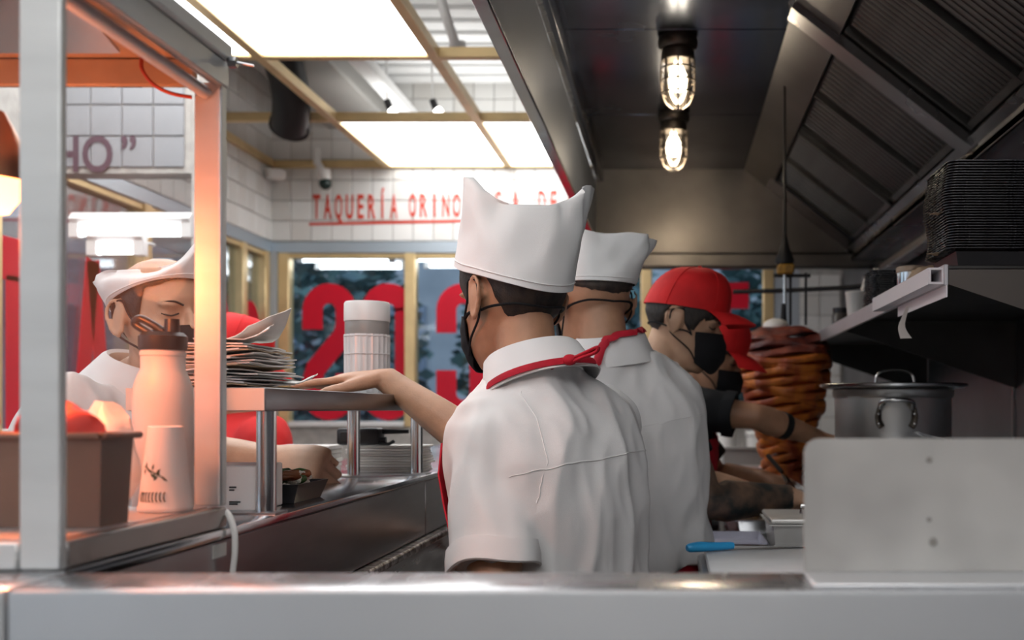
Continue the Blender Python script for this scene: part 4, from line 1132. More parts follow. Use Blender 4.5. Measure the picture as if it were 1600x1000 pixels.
sheet_of('paper_scrap', 'brown paper scrap sticking out under the tray stack', 'paper scrap', V(0.508, 1.95, zsh + 0.034), 0.034, 0.03, 0.2, 9, m=kraft, thick=0.0005, amp=0.002)
# smaller stack, containers and rubbish further along the shelf
for i in range(16):
    o = tray_src.copy(); COL.objects.link(o)
    o.scale = (0.5, 0.72, 1)
    o.location = (0.60 + random.uniform(-.003, .003), 2.66, zsh + 0.001 + i * 0.0058)
    o.rotation_euler = (0, 0, random.uniform(-.03, .03))
    tag(o, 'small black tray in the lower stack beyond the metal canister on the wall shelf', 'tray', 'low stack of small black trays')
c = V(0.565, 2.42, zsh + 0.0005)
t = thing('metal_canister', 'round metal canister on the wall shelf before the low tray stack', 'canister', c)
obj('can', B().lathe([(0, 0), (0.032, 0), (0.033, 0.004), (0.033, 0.064), (0, 0.064)], c, 24), steel_shiny, t)
obj('can_lid', B().lathe([(0.034, 0.060), (0.035, 0.064), (0.034, 0.073), (0.03, 0.075), (0, 0.075)], c, 24), mat('tan_lid', (0.42, 0.33, 0.25), 0.5, 0.4), t)
crumple((0.565, 2.26, zsh + 0.026), (0.04, 0.045, 0.028), 13.7, kraft, 'crumpled_bag', 'crumpled tan paper bag on the wall shelf under the tray stack', 'bag', zmin=zsh + 0.0005)
c = V(0.545, 3.02, zsh + 0.0005)
t = thing('foam_cup', 'white foam cup near the far end of the wall shelf', 'cup', c)
obj('cup_wall', B().lathe([(0, 0), (0.026, 0), (0.034, 0.078), (0.036, 0.081), (0.034, 0.084), (0.031, 0.08), (0.024, 0.004), (0, 0.004)], c, 24), plastic_white, t)
crumple((0.60, 3.04, zsh + 0.075), (0.036, 0.04, 0.075), 17.7, paper, 'crumpled_bag', 'tall crumpled paper bag beside the white foam cup', 'bag', zmin=zsh + 0.0005)
t = thing('spice_jar', 'dark jar with a black lid at the far end of the wall shelf', 'jar', (0.56, 3.4, zsh))
obj('jar', B().lathe([(0, 0.0005), (0.03, 0.0005), (0.03, 0.05), (0.024, 0.06), (0, 0.06)], (0.56, 3.4, zsh), 20), mat('dark_jar', (0.08, 0.07, 0.065), 0.3), t)
obj('jar_lid', B().lathe([(0.026, 0.058), (0.027, 0.075), (0, 0.077)], (0.56, 3.4, zsh), 20), plastic_black, t)
tag(obj('blue_cloth', B().sheet([[V(0.51 + 0.05 * u, 3.6 + 0.06 * v, zsh + 0.004 + 0.018 * abs(noise.noise(V(u * 1.1, v * 1.3, 2)))) for v in range(4)] for u in range(4)], 0.003), mat('navy_cloth', (0.03, 0.05, 0.09), 0.8), origin=(0.58, 3.7, zsh)), 'folded navy cloth at the far tip of the wall shelf', 'cloth')
# ================================================================== PEOPLE
HEADK = [  # z above the chin: front, back, half width
    (-0.004, 0.074, 0.030, 0.014), (0.006, 0.083, 0.015, 0.030), (0.03, 0.090, -0.012, 0.048), (0.06, 0.092, -0.046, 0.060), (0.09, 0.090, -0.078, 0.068),
    (0.12, 0.084, -0.096, 0.074), (0.15, 0.093, -0.101, 0.077), (0.18, 0.088, -0.097, 0.075), (0.205, 0.066, -0.080, 0.062),
    (0.222, 0.036, -0.052, 0.041), (0.230, 0.006, -0.024, 0.018)]
TORK = [   # share of the way from pelvis to neck: half width, half depth
    (0.0, 0.158, 0.112), (0.28, 0.146, 0.105), (0.55, 0.166, 0.115), (0.74, 0.180, 0.112), (0.85, 0.172, 0.094), (0.93, 0.125, 0.076), (1.0, 0.066, 0.060)]

class Person:
    def __init__(s, name, label, ear, hf, nod, neck, pelvis, tf, sc=1.0, roll=0.0, tw=1.0, group=None):
        s.ear = Vector(ear); s.sc = sc
        f = V(hf[0], hf[1], 0).normalized()
        l = V(0, 0, 1).cross(f)
        f2 = f * math.cos(R(nod)) - V(0, 0, 1) * math.sin(R(nod))
        u = f2.cross(l)
        if roll:
            q = Matrix.Rotation(R(roll), 3, f2); l = q @ l; u = q @ u
        s.f, s.l, s.u = f2, l, u
        s.N = Vector(neck); s.P = Vector(pelvis)
        ax = (s.N - s.P).normalized()
        t = V(tf[0], tf[1], 0).normalized()
        s.tl = V(0, 0, 1).cross(t)
        s.tu = ax
        s.tf = s.tl.cross(ax).normalized()
        s.tl = ax.cross(s.tf).normalized()
        s.tw = tw
        foot = V(s.P.x, s.P.y, 0)
        s.root = thing(name, label, 'person', foot, group)
        s.limbs = []
        s.body = bmesh.new()
    # head space -> world
    def hw(s, f, l, z):
        return s.ear + (s.f * f + s.l * l + s.u * (z - 0.115)) * s.sc
    def hsurf(s, z, a, off=0.0):
        fr, bk, w = keyed(HEADK, z)
        c = (fr + bk) / 2; A = (fr - bk) / 2
        ca, sa = math.cos(R(a)), math.sin(R(a))
        e = 0.92
        x = c + (A + off) * math.copysign(abs(ca) ** e, ca); y = (w + off) * math.copysign(abs(sa) ** e, sa)
        return s.hw(x, y, z)
    def tpt(s, t, a, off=0.0):
        w, d = keyed(TORK, t)
        ca, sa = math.cos(R(a)), math.sin(R(a))
        e = 0.85
        lean = s.tf * (-0.02 * math.sin(PI * min(1, max(0, t))))
        return s.P + (s.N - s.P) * t + lean + s.tf * ((d * s.tw + off) * math.copysign(abs(ca) ** e, ca)) + s.tl * ((w * s.tw + off) * math.copysign(abs(sa) ** e, sa))
    def build_head(s, ears=True):
        b = B()
        zs_ = [-0.004, 0.0, 0.006, 0.018, 0.03, 0.045, 0.06, 0.075, 0.09, 0.105, 0.12, 0.135, 0.15, 0.165, 0.18, 0.193, 0.205, 0.215, 0.222, 0.230]
        b.loft([[s.hsurf(z, a) for a in range(0, 360, 12)] for z in zs_])
        # nose, brow, lips, chin, eyelids
        M = Matrix((s.f, s.l, s.u)).transposed()
        def bl(f, l, z, r): b.ball(s.hw(f, l, z), tuple(q * s.sc for q in r), 12, 8, M)
        b.tube([s.hw(0.086, 0, 0.128), s.hw(0.097, 0, 0.112), s.hw(0.106, 0, 0.094), s.hw(0.104, 0, 0.084)], [0.006, 0.009, 0.0125, 0.008], 10)
        bl(0.095, 0.009, 0.087, (0.009, 0.007, 0.007)); bl(0.095, -0.009, 0.087, (0.009, 0.007, 0.007))
        bl(0.086, 0, 0.064, (0.012, 0.024, 0.006)); bl(0.086, 0, 0.056, (0.011, 0.021, 0.006)); bl(0.080, 0, 0.022, (0.014, 0.022, 0.014))
        for q in (1, -1):
            bl(0.080, q * 0.032, 0.136, (0.013, 0.022, 0.006)); bl(0.070, q * 0.032, 0.120, (0.012, 0.016, 0.009)); bl(0.056, q * 0.042, 0.092, (0.016, 0.018, 0.014))
        if ears:
            for q in (1, -1):
                ec = s.hw(-0.004, q * 0.079, 0.112)
                D = (s.l * q * 0.75 - s.f * 0.65).normalized()      # the way the ear stands off
                pts = [(0.012, -0.026), (0.014, 0.0), (0.012, 0.022), (0.002, 0.033), (-0.010, 0.032), (-0.018, 0.020), (-0.019, 0.004), (-0.013, -0.014), (-0.004, -0.028), (0.006, -0.033)]
                P3 = [ec + (s.f * x * 0.9 + s.u * z + D * (0.004 + 0.013 * max(0, (0.012 - x) / 0.03))) * s.sc for x, z in pts]
                b.tube(catmull(P3, 3), 0.0042 * s.sc, 8)
                b.ball(ec + D * 0.005 * s.sc - s.f * 0.003, (0.015 * s.sc, 0.0055 * s.sc, 0.027 * s.sc), 12, 8, M)
                b.ball(ec + (s.f * 0.004 - s.u * 0.029 + D * 0.006) * s.sc, (0.007 * s.sc, 0.005 * s.sc, 0.009 * s.sc), 10, 8, M)
        # neck
        h0, h1 = s.hw(-0.026, 0, 0.085), s.hw(-0.030, 0, 0.02)
        dn = s.N - s.tu * 0.05
        b.tube([h0, h1, lerp(h1, s.N, 0.6), s.N, dn], [0.050 * s.sc, 0.050 * s.sc, 0.052 * s.sc, 0.064 * s.sc, 0.085 * s.sc], 20)
        b.ball(s.hw(0.02, 0, 0.012), 0.035 * s.sc, 12, 8)
        for v in [b]:
            s.add(b)
    def add(s, b):
        t = b.b
        vs = [s.body.verts.new(v.co) for v in t.verts]
        t.verts.index_update()
        for f in t.faces:
            try: s.body.faces.new([vs[v.index] for v in f.verts])
            except ValueError: pass
        t.free()
    def build_trunk(s):
        b = B()
        ts = [0, 0.1, 0.2, 0.3, 0.4, 0.5, 0.6, 0.7, 0.78, 0.85, 0.9, 0.94, 0.97, 1.0]
        b.loft([[s.tpt(t, a, -0.006) for a in range(0, 360, 15)] for t in ts])
        s.add(b)
    def arm(s, S, E, W, hand=None, side=1, curls=None, thumb=None, k=1.0, spread=3.0):
        S, E, W = Vector(S), Vector(E), Vector(W)
        s.limbs.append((S, E, W))
        b = B()
        pts = [S, lerp(S, E, 0.35), lerp(S, E, 0.75), E, lerp(E, W, 0.22), lerp(E, W, 0.55), lerp(E, W, 0.85), W]
        rr = [0.054, 0.049, 0.042, 0.039, 0.043, 0.036, 0.028, 0.0265]
        b.tube(pts, [r * k for r in rr], 16)
        b.ball(E, 0.038 * k, 12, 8)
        b.ball(S, 0.055 * k, 12, 8)
        if hand:
            s.hand(b, W, hand[0], hand[1], side, curls or [(15, 20, 15)] * 4, thumb or (30, 15, 10), k, spread)
        s.add(b)
    def hand(s, b, W, d, n, side, curls, thumb, k, spread):
        """d fingers' way, n out of the back of the hand; the thumb is on the side that suits a left (1) or right (-1) hand"""
        d = Vector(d).normalized(); n = Vector(n); n = (n - d * n.dot(d)).normalized()
        tside = n.cross(d) * (-1 if side > 0 else 1)          # palm down, pointing ahead: a left thumb points right
        rings = []
        for x, w, t, dn in ((-0.015, 0.026, 0.021, 0), (0.01, 0.030, 0.020, 0.001), (0.035, 0.037, 0.017, 0.002), (0.065, 0.042, 0.015, 0.003), (0.088, 0.041, 0.0125, 0.002), (0.097, 0.036, 0.009, 0.001)):
            c = W + (d * x + n * dn) * k
            rings.append([c + (tside * (w * math.cos(2 * PI * q / 16)) + n * (t * math.sin(2 * PI * q / 16))) * k for q in range(16)])
        b.loft(rings)
        for i, (off, L, r) in enumerate(((0.0305, (0.042, 0.026, 0.021), 0.0086), (0.0105, (0.046, 0.029, 0.022), 0.0088), (-0.0100, (0.042, 0.027, 0.021), 0.0084), (-0.0290, (0.033, 0.020, 0.018), 0.0074))):
            base = W + (d * (0.088 - 0.005 * (i == 3)) + tside * off + n * 0.0005) * k
            a = R((1.5 - i) * spread)
            dd = (d * math.cos(a) + tside * math.sin(a)).normalized()
            ax = dd.cross(n)
            p = base - dd * 0.02 * k
            pts = [p, base]; rad = [r * 1.05 * k, r * 1.08 * k]
            cur = dd.copy(); ang = 0
            for jn, (ln, cu) in enumerate(zip(L, curls[i])):
                ang += cu
                q = Matrix.Rotation(-R(ang), 3, ax)
                cur = q @ dd
                mid = pts[-1] + cur * ln * 0.5 * k
                pts += [mid, pts[-1] + cur * ln * k]
                rad += [r * (0.95 - 0.07 * jn) * k, r * (0.98 - 0.09 * jn) * k]
            rad[-1] = r * 0.62 * k
            b.tube(pts, rad, 10)
            b.ball(pts[-1], r * 0.64 * k, 8, 6)
            b.ball(pts[1] + n * 0.001, r * 1.12 * k, 8, 6)
        # thumb: leaves the side of the palm near its base
        a0, a1, a2 = thumb
        base = W + (d * 0.022 + tside * 0.024 - n * 0.004) * k
        dirn = (d * math.cos(R(a0)) + tside * math.sin(R(a0)) - n * 0.22).normalized()
        axt = n
        sgn = 1 if (n.cross(dirn)).dot(d) > 0 else -1
        pts = [base - dirn * 0.01 * k, base + dirn * 0.02 * k, base + dirn * 0.042 * k]
        d1 = Matrix.Rotation(sgn * R(a1), 3, axt) @ dirn
        pts += [pts[-1] + d1 * 0.017 * k, pts[-1] + d1 * 0.034 * k]
        d2 = Matrix.Rotation(sgn * R(a2), 3, axt) @ d1
        pts += [pts[-1] + d2 * 0.013 * k, pts[-1] + d2 * 0.025 * k]
        b.tube(pts, [q * k for q in (0.016, 0.0155, 0.0125, 0.0108, 0.0112, 0.0105, 0.007)], 10)
        b.ball(pts[-1], 0.0072 * k, 8, 6)
    def finish_body(s, m, voxel, pick=None):
        me = remeshed(s.body, voxel, 2)
        base = wloc(s.root)
        for v in me.vertices: v.co = v.co - base
        o = obj_me('body', me, m, s.root, smooth=True, angle=180)
        if pick:
            for p in me.polygons:
                p.material_index = pick(p.center + base)
        s.body_o = o
        return o
    # ---- clothes
    def shirt(s, m, name='shirt', sleeves=(0.8, 0.8), ease=0.014, voxel=0.007, hem=-0.05, r0=0.074, r1=0.062, fold=0.006, top=1.0, seed=0, cuff=True, extra=None, forearm=None):
        b = B()
        ts = [hem, 0.05, 0.15, 0.25, 0.35, 0.45, 0.55, 0.65, 0.73, 0.80, 0.86, 0.90, 0.94, top]
        ts = [hem] + [t for t in ts[1:] if t > hem + 0.03]
        b.loft([[s.tpt(max(0, t), a, ease + (0.012 if t < 0.3 else 0)) + (s.N - s.P) * min(0, t) for a in range(0, 360, 12)] for t in ts])
        cuffs = []
        for (S, E, W), sl_ in zip(s.limbs, sleeves):
            if sl_ <= 0: continue
            inn = s.N - s.tu * 0.10
            pts = [lerp(inn, S, 0.45), S + s.tu * 0.004]; rr = [0.06, r0]
            segs = [0.3, 0.6, 0.85, 1.0]
            for q in segs:
                t = sl_ * q
                p = lerp(S, E, t) if t <= 1 else lerp(E, W, t - 1)
                pts.append(p); rr.append(lerp(r0 * 0.97, r1, q))
            b.tube(pts, rr, 20)
            b.ball(S - s.tu * 0.004, r0 * 0.94, 14, 10)
            cuffs.append((pts[-2], pts[-1], rr[-1]))
        if extra: extra(b)
        me = remeshed(b.b, voxel, 16, 0.7)
        me.update()
        base = wloc(s.root)
        nrm = [v.normal.copy() for v in me.vertices]
        for v, n in zip(me.vertices, nrm):
            p = v.co
            q = V(p.x * 11 + seed, p.y * 11, p.z * 3.4 + 0.9 * noise.noise(p * 4))
            a = 1 - abs(noise.noise(q)) * 2.4
            q2 = V(p.x * 22 + seed, p.y * 22, p.z * 10)
            a2 = 1 - abs(noise.noise(q2)) * 2.2
            v.co = p + n * (fold * (max(-.6, a) * 0.8 + 0.28 * a2 - 0.45))
        for v in me.vertices: v.co = v.co - base
        o = obj_me(name, me, m, s.root, smooth=True, angle=180)
        s.bvh = BVHTree.FromPolygons([v.co + base for v in me.vertices], [p.vertices[:] for p in me.polygons])
        s.shirt_o = o
        if cuff:
            for (p0, p1, r) in cuffs:
                d = (p1 - p0).normalized()
                u, w = frame_of(d)
                prof = [(r + 0.000, -0.030), (r + 0.006, -0.029), (r + 0.0075, -0.012), (r + 0.007, 0.006), (r + 0.004, 0.008), (r - 0.006, 0.002), (r - 0.006, -0.02)]
                rings = []
                for rad, z in prof:
                    rings.append([p1 + d * (z + 0.004 * math.sin(3 * 2 * PI * k / 28 + seed)) + (u * math.cos(2 * PI * k / 28) + w * math.sin(2 * PI * k / 28)) * (rad + 0.0015 * math.sin(5 * 2 * PI * k / 28)) for k in range(28)])
                rings.append(rings[0])
                obj('cuff', B().loft(rings, cap=False), m, o)
        return o
    def snap(s, p, off=0.003):
        loc, n, i, d = s.bvh.find_nearest(Vector(p))
        return loc + n * off, n
    def seam(s, pts, name='seam', m=None, r=0.0010, parent=None, n=8):
        P = [s.snap(p, r * 0.25)[0] for p in catmull(pts, n)]
        return obj(name, B().tube(P, r, 6), m or cloth_white, parent or s.shirt_o)
    def strap(s, pts, w, m, name='apron_strap', n=8, th=0.0025, off=0.003, parent=None):
        P = [s.snap(p, off) for p in catmull(pts, n)]
        rings = []
        for i, (p, nn) in enumerate(P):
            d = (P[min(i + 1, len(P) - 1)][0] - P[max(i - 1, 0)][0]).normalized()
            wv = d.cross(nn).normalized()
            rings.append([p + wv * w / 2, p + wv * w / 4 + nn * th, p - wv * w / 4 + nn * th, p - wv * w / 2, p - nn * 0.002])
        return obj(name, B().loft(rings), m, parent or s.root)
    def collar(s, m, c=None, r=0.070, h=0.036, fall=0.050, flare=0.032, gap=24, tip=0.03, tilt=None, name='collar'):
        c = Vector(c) if c is not None else s.N
        u = (tilt.normalized() if tilt is not None else s.tu)
        f = (s.tf - u * s.tf.dot(u)).normalized(); l = u.cross(f)
        g = []
        n = 40
        for i in range(n + 1):
            a = R(gap + (360 - 2 * gap) * i / n)
            e = f * math.cos(a) + l * math.sin(a)
            k = abs(math.cos(a / 2)) ** 6                       # towards the points in front
            fl = fall + tip * k
            wob = 0.002 * math.sin(i * 0.9)
            g.append([c + e * (r + 0.003) - u * 0.012, c + e * (r - 0.002) + u * h * 0.5, c + e * (r - 0.004) + u * h, c + e * (r + 0.002) + u * (h + 0.005),
                      c + e * (r + 0.009) + u * (h - 0.001), c + e * (r + flare * 0.62 + wob) + u * (h - fl * 0.55), c + e * (r + flare + wob) + u * (h - fl)])
        s.cedge = lambda a, o_=0.004, k=0.85: c + (f * math.cos(R(a)) + l * math.sin(R(a))) * (r + flare * k + o_) + u * (h - (fall + tip * abs(math.cos(R(a) / 2)) ** 6) * k)
        o = obj(name, B().sheet(g, 0.0028), m, s.shirt_o)
        vs, fs = [], []
        for q in (s.shirt_o, o):
            w = wloc(q); k = len(vs)
            vs += [v.co + w for v in q.data.vertices]; fs += [[i + k for i in p.vertices] for p in q.data.polygons]
        s.bvh = BVHTree.FromPolygons(vs, fs)
        return o
    def trousers(s, m=None):
        z0 = s.P
        for q in (1, -1):
            hip = s.P + s.tl * 0.085 * q
            foot = V(hip.x, hip.y, 0.07) + s.tl * 0.01 * q
            knee = lerp(hip, foot, 0.5) + V(s.tf.x, s.tf.y, 0) * 0.03
            obj('trouser_leg', B().tube(catmull([hip + s.tu * 0.06, hip - V(0, 0, 0.05), knee, foot], 4), [0.10, 0.105, 0.108, 0.105, 0.100, 0.095, 0.088, 0.08, 0.075, 0.07, 0.066, 0.064, 0.064], 16), m or denim, s.root)
            ff = V(s.tf.x, s.tf.y, 0).normalized(); ll = V(0, 0, 1).cross(ff)
            ctr_ = V(foot.x, foot.y, 0)
            sh = B()
            rings = []
            for x, w, h_ in ((-0.085, 0.022, 0.04), (-0.07, 0.036, 0.075), (-0.01, 0.042, 0.085), (0.06, 0.045, 0.065), (0.13, 0.045, 0.045), (0.175, 0.034, 0.032), (0.19, 0.014, 0.02)):
                c = ctr_ + ff * x
                rings.append([c + ll * w * math.cos(2 * PI * k / 12) + V(0, 0, h_ * 0.5 + h_ * 0.5 * math.sin(2 * PI * k / 12)) for k in range(12)])
            obj('shoe', sh.loft(rings), rubber, s.root)
    def mask(s, m, loops=True, behind=False, z0=0.002, z1=0.092, spread=66):
        g = []
        n, k = 18, 14
        for i in range(k + 1):
            t = i / k
            row = []
            for j in range(n + 1):
                v = j / n * 2 - 1
                a = v * spread * (1 - 0.10 * t)
                z = lerp(z0, z1 + 0.014 * (1 - abs(v) ** 1.4), t) + 0.020 * abs(v) ** 1.5 * (1 - t)
                bulge = 0.006 + 0.032 * (1 - abs(v)) ** 1.25 * math.sin(PI * min(1, 0.2 + 0.62 * t)) + 0.0015 * math.sin(t * PI * 6) * (1 - abs(v) ** 2)
                row.append(s.hsurf(max(z, 0.004), a, bulge * s.sc))
            g.append(row)
        mk = obj('face_mask', B().sheet(g, 0.002), m, s.root)
        if loops:
            for q in (1, -1):
                e = spread * q
                end = 180 * q if behind else 97 * q
                if behind:
                    pts = [s.hsurf(0.088, e, 0.006), s.hsurf(0.094, 78 * q, 0.005), s.hsurf(0.092, 96 * q, 0.006), s.hsurf(0.094, 115 * q, 0.010), s.hsurf(0.094, 140 * q, 0.010), s.hsurf(0.090, 165 * q, 0.010), s.hsurf(0.088, 180 * q, 0.011)]
                    obj('strap', B().tube(catmull(pts, 5), 0.0032 * s.sc, 8, flat=0.7), m, mk)
                pts = [s.hsurf(0.087, e, 0.007), s.hsurf(0.118, 76 * q, 0.006), s.hw(0.008, q * 0.083, 0.143), s.hw(-0.020, q * 0.087, 0.138), s.hw(-0.022, q * 0.086, 0.110), s.hw(-0.012, q * 0.080, 0.080), s.hsurf(0.052, 80 * q, 0.006), s.hsurf(0.028, e * 0.98, 0.008)]
                obj('ear_loop', B().tube(catmull(pts, 5), 0.0020 * s.sc, 8), m, mk)
        return mk
    def hair(s, m, line, off=0.006, top=None, rim=(0.155, 0.1), a0=0, a1=360, jag=0.003, name='hair'):
        """line(a): the height of the hairline at the angle a from the front"""
        g = []
        for i in range(9):
            row = []
            for a in range(a0, a1 + 1, 5):
                z0 = line(a) + jag * noise.noise(V(a * 0.35, i * 0.1, 3))
                tz = top if top else min(0.205, rim[0] + rim[1] * math.cos(R(a)) * 0.09 + 0.012)
                z = lerp(min(z0, tz - 0.004), tz, i / 8)
                o_ = off * min(1, 0.25 + i / 2.0) + 0.0018 * noise.noise(V(a * 0.3, z * 90, 1))
                row.append(s.hsurf(z, a, o_))
            g.append(row)
        return obj(name, B().sheet(g, 0.003), m, s.root)
    def white_cap(s, m, ax, r0, r1, ztop, up_l, up_r, hl_l, hl_r, half=0.05, shift=0.0, seed=1, off=0.013, crease=0.035, dip=0.02):
        """cloth cap: band on the head (rim height r0 + r1*forward), upper edge pinched into two points along the way ax"""
        e = V(ax[0], ax[1], 0).normalized()
        n = V(0, 0, 1).cross(e)
        N_ = 72
        rim, top = [], []
        for k in range(N_):
            th = 2 * PI * k / N_
            dirv = e * math.cos(th) + n * math.sin(th)
            a = math.degrees(math.atan2(dirv.dot(s.l), dirv.dot(s.f)))
            fr = math.cos(R(a)) * 0.09
            z = r0 + r1 * fr
            rim.append(s.hsurf(max(0.05, z), a, off))
            c = math.cos(th)
            pk = abs(c) ** 3.2
            hl = hl_r if c > 0 else hl_l
            up = up_r if c > 0 else up_l
            q = s.hw(0, 0, 0.115) + e * (shift + hl * math.copysign(abs(c) ** 0.8, c)) + n * (half * math.copysign(abs(math.sin(th)) ** 0.9, math.sin(th))) + V(0, 0, (ztop - 0.115) * s.sc)
            q += V(0, 0, up * pk - dip * max(0, -n.y * math.sin(th)) ** 0.7 * (1 - pk))
            top.append(q)
        rows = []
        for i in range(15):
            t = i / 14
            row = []
            for k in range(N_):
                th = 2 * PI * k / N_
                p = lerp(rim[k], top[k], t)
                o_ = p - (s.ear + V(0, 0, 0)); o_.z = 0
                if o_.length > 1e-6: o_.normalize()
                w = math.sin(PI * t) * 0.010 * (1 - abs(math.cos(th)) ** 4)
                fz = noise.noise(V(math.cos(th) * 2.2 + seed, math.sin(th) * 2.2, t * 1.6)) * 0.022 * t + noise.noise(V(math.cos(th) * 5 + seed, math.sin(th) * 5, t * 2.5)) * 0.007 * t
                row.append(p + o_ * (w + fz))
            rows.append(row)
        ctop = sum(top, V(0, 0, 0)) / N_
        for q, dz in ((0.93, 0.001), (0.75, -0.012), (0.5, -0.024), (0.25, -0.03), (0.02, -0.032)):
            row = []
            for k in range(N_):
                p = lerp(ctop, top[k], q)
                base_z = lerp(ctop.z, top[k].z, q)
                row.append(V(p.x, p.y, base_z + dz * crease / 0.035 + 0.005 * noise.noise(V(p.x * 25, p.y * 25, seed))))
            rows.append(row)
        rows = [[lerp(p, s.ear, 0.03) for p in rows[0]]] + rows
        c = obj('white_cap', B().loft(rows, cap=False), m, s.root, angle=62)
        # stitched hem just above the rim
        st = B().tube([rows[2][k % N_] + ((rows[2][k % N_] - s.ear).normalized()) * 0.0008 for k in range(N_ + 1)], 0.0011, 5)
        obj('hem_stitch', st, m, c)
        return c
    def ball_cap(s, m, r0=0.150, brim=0.085, tilt=0.10, w=0.068, hh=0.262, lift=-0.10):
        n = 40
        rows = []
        for i in range(12):
            t = i / 11
            row = []
            for k in range(n):
                a = 360 * k / n
                ph_ = t * PI / 2
                base = s.hsurf(r0 + tilt * math.cos(R(a)) * 0.09, a, 0.015)
                c = s.hw(-0.006, 0, r0)
                rad = base - c
                sq = math.cos(ph_) ** 0.72
                p = c + V(0, 0, 0) + (rad - s.u * rad.dot(s.u)) * sq + s.u * (rad.dot(s.u) * sq + (hh - r0) * s.sc * math.sin(ph_) ** 0.92)
                p += s.f * 0.008 * math.sin(ph_)
                p += (p - c).normalized() * 0.003 * noise.noise(p * 14)
                row.append(p)
            rows.append(row)
        cp_ = obj('red_cap', B().loft(rows, cap=False), m, s.root, angle=70)
        g = []
        for j in range(13):
            v = j / 12 * 2 - 1
            a = v * 58
            p0 = s.hsurf(r0 + tilt * math.cos(R(a)) * 0.09 + 0.004, a, 0.010)
            row = []
            for i in range(7):
                t = i / 6
                ext = brim * (1 - 0.35 * abs(v) ** 2.2)
                p = p0 + (s.f * ext * t - s.l * 0.0 + s.u * (lift * ext * t - 0.014 * (abs(v) ** 2) * t - 0.022 * t * t)) * s.sc
                row.append(p)
            g.append(row)
        obj('brim', B().sheet(g, 0.004), m, cp_)
        tp_ = rows[-1][0]
        obj('cap_button', B().ball(tp_ + s.u * 0.001, (0.007, 0.007, 0.005), 10, 6), m, cp_)
        sb = B()
        for k in range(0, n, 7):
            sb.tube([rows[i][k] + (rows[i][k] - s.hw(0, 0, 0.15)).normalized() * 0.0004 for i in range(12)], 0.0012, 5)
        obj('cap_seams', sb, m, cp_)
        return cp_
    def brows(s, m=None):
        for q in (1, -1):
            pts = [s.hsurf(0.136, 8 * q, 0.004), s.hsurf(0.142, 20 * q, 0.0045), s.hsurf(0.139, 34 * q, 0.004)]
            obj('eyebrow', B().tube(catmull(pts, 4), 0.0032, 6, flat=0.6), m or hair_dark, s.root)
            pts = [s.hsurf(0.121, 12 * q, 0.004), s.hsurf(0.116, 22 * q, 0.005), s.hsurf(0.120, 33 * q, 0.003)]
            obj('eyelashes', B().tube(catmull(pts, 4), 0.0018, 6), m or hair_dark, s.root)
    def apron(s, m, a=70, t0=-0.3, t1=0.72, off=0.026, name='apron'):
        g = []
        for i in range(13):
            t = lerp(t0, t1, i / 12)
            aa = a * (1 if t < 0.5 else lerp(1, 0.62, (t - 0.5) / max(0.01, t1 - 0.5)))
            g.append([s.tpt(max(0, t), q * aa, off + 0.006 * noise.noise(V(q * 4, t * 3, 2))) + (s.N - s.P) * min(0, t) for q in [x / 10 for x in range(-10, 11)]])
        return obj(name, B().sheet(g, 0.0025), m, s.root)

# ------------------------------------------------------------------ man 1: white cap, reaching over the pass shelf
p1 = Person('person', 'person in a tall white cap and black mask resting a hand on the pass shelf', (-0.272, 1.75, H + 0.186), (-0.71, 0.705), 6, (-0.232, 1.725, H + 0.066), (-0.185, 1.745, H - 0.46), (-0.80, 0.60), tw=0.98)
p1.build_trunk()
p1.arm((-0.290, 1.640, H - 0.035), (-0.262, 1.525, H - 0.325), (-0.34, 1.62, H - 0.55), ((-0.2, 0.25, -0.9), (-0.9, -0.3, 0.0)), 1)
p1.arm((-0.112, 1.872, H - 0.025), (-0.352, 1.985, H - 0.085), (-0.578, 2.065, H + 0.062), ((-1, 0.03, -0.05), (0.05, 0, 1)), -1,
       [(3, 3, 3), (2, 3, 2), (3, 3, 3), (5, 4, 3)], (34, 14, 10), 1.0, 2.0)
p1.build_head()
p1.finish_body(skin1, 0.0042)
p1.shirt(cloth_white, sleeves=(0.70, 0.55), seed=3.3, voxel=0.0065, r0=0.066, r1=0.066, fold=0.011, extra=lambda b: b.tube([p1.N + (Matrix.Rotation(q * PI / 12, 3, V(-0.26, 0.17, 1).normalized()) @ V(0.064, 0.05, 0.008)) * 0.86 + V(0.004, -0.004, -0.006) for q in range(25)], 0.017, 8))
p1.collar(cloth_white, c=p1.N + V(0.004, -0.004, -0.006), r=0.073, fall=0.056, flare=0.034, gap=16, tip=0.05, tilt=V(-0.26, 0.17, 1))
def hl1(a):
    a = abs(a if a <= 180 else a - 360)
    return keyed([(0, 0.185), (52, 0.170), (62, 0.120), (74, 0.104), (82, 0.125), (90, 0.152), (104, 0.146), (116, 0.105), (135, 0.078), (160, 0.062), (180, 0.058)], a)[0]
hair_fade = mat('faded_hair', (0.014, 0.011, 0.010), 0.6, 0, var=0.5, vscale=60, bump=0.35, bscale=600, stretch=(1, 1, 0.4), col2=(0.045, 0.030, 0.022))
p1.hair(hair_fade, hl1, 0.0055, rim=(0.155, 0.5))
p1.mask(mask_black, behind=True)
p1.brows()
p1.white_cap(cloth_cap, (0.985, 0.17), 0.155, 0.50, 0.286, 0.036, 0.030, 0.098, 0.108, half=0.068, shift=0.024, seed=2.0, off=0.016)
p1.trousers()
p1.apron(cloth_red, a=62, t1=0.80, off=0.030)
nk = p1.N + V(0.062, -0.045, 0.012)
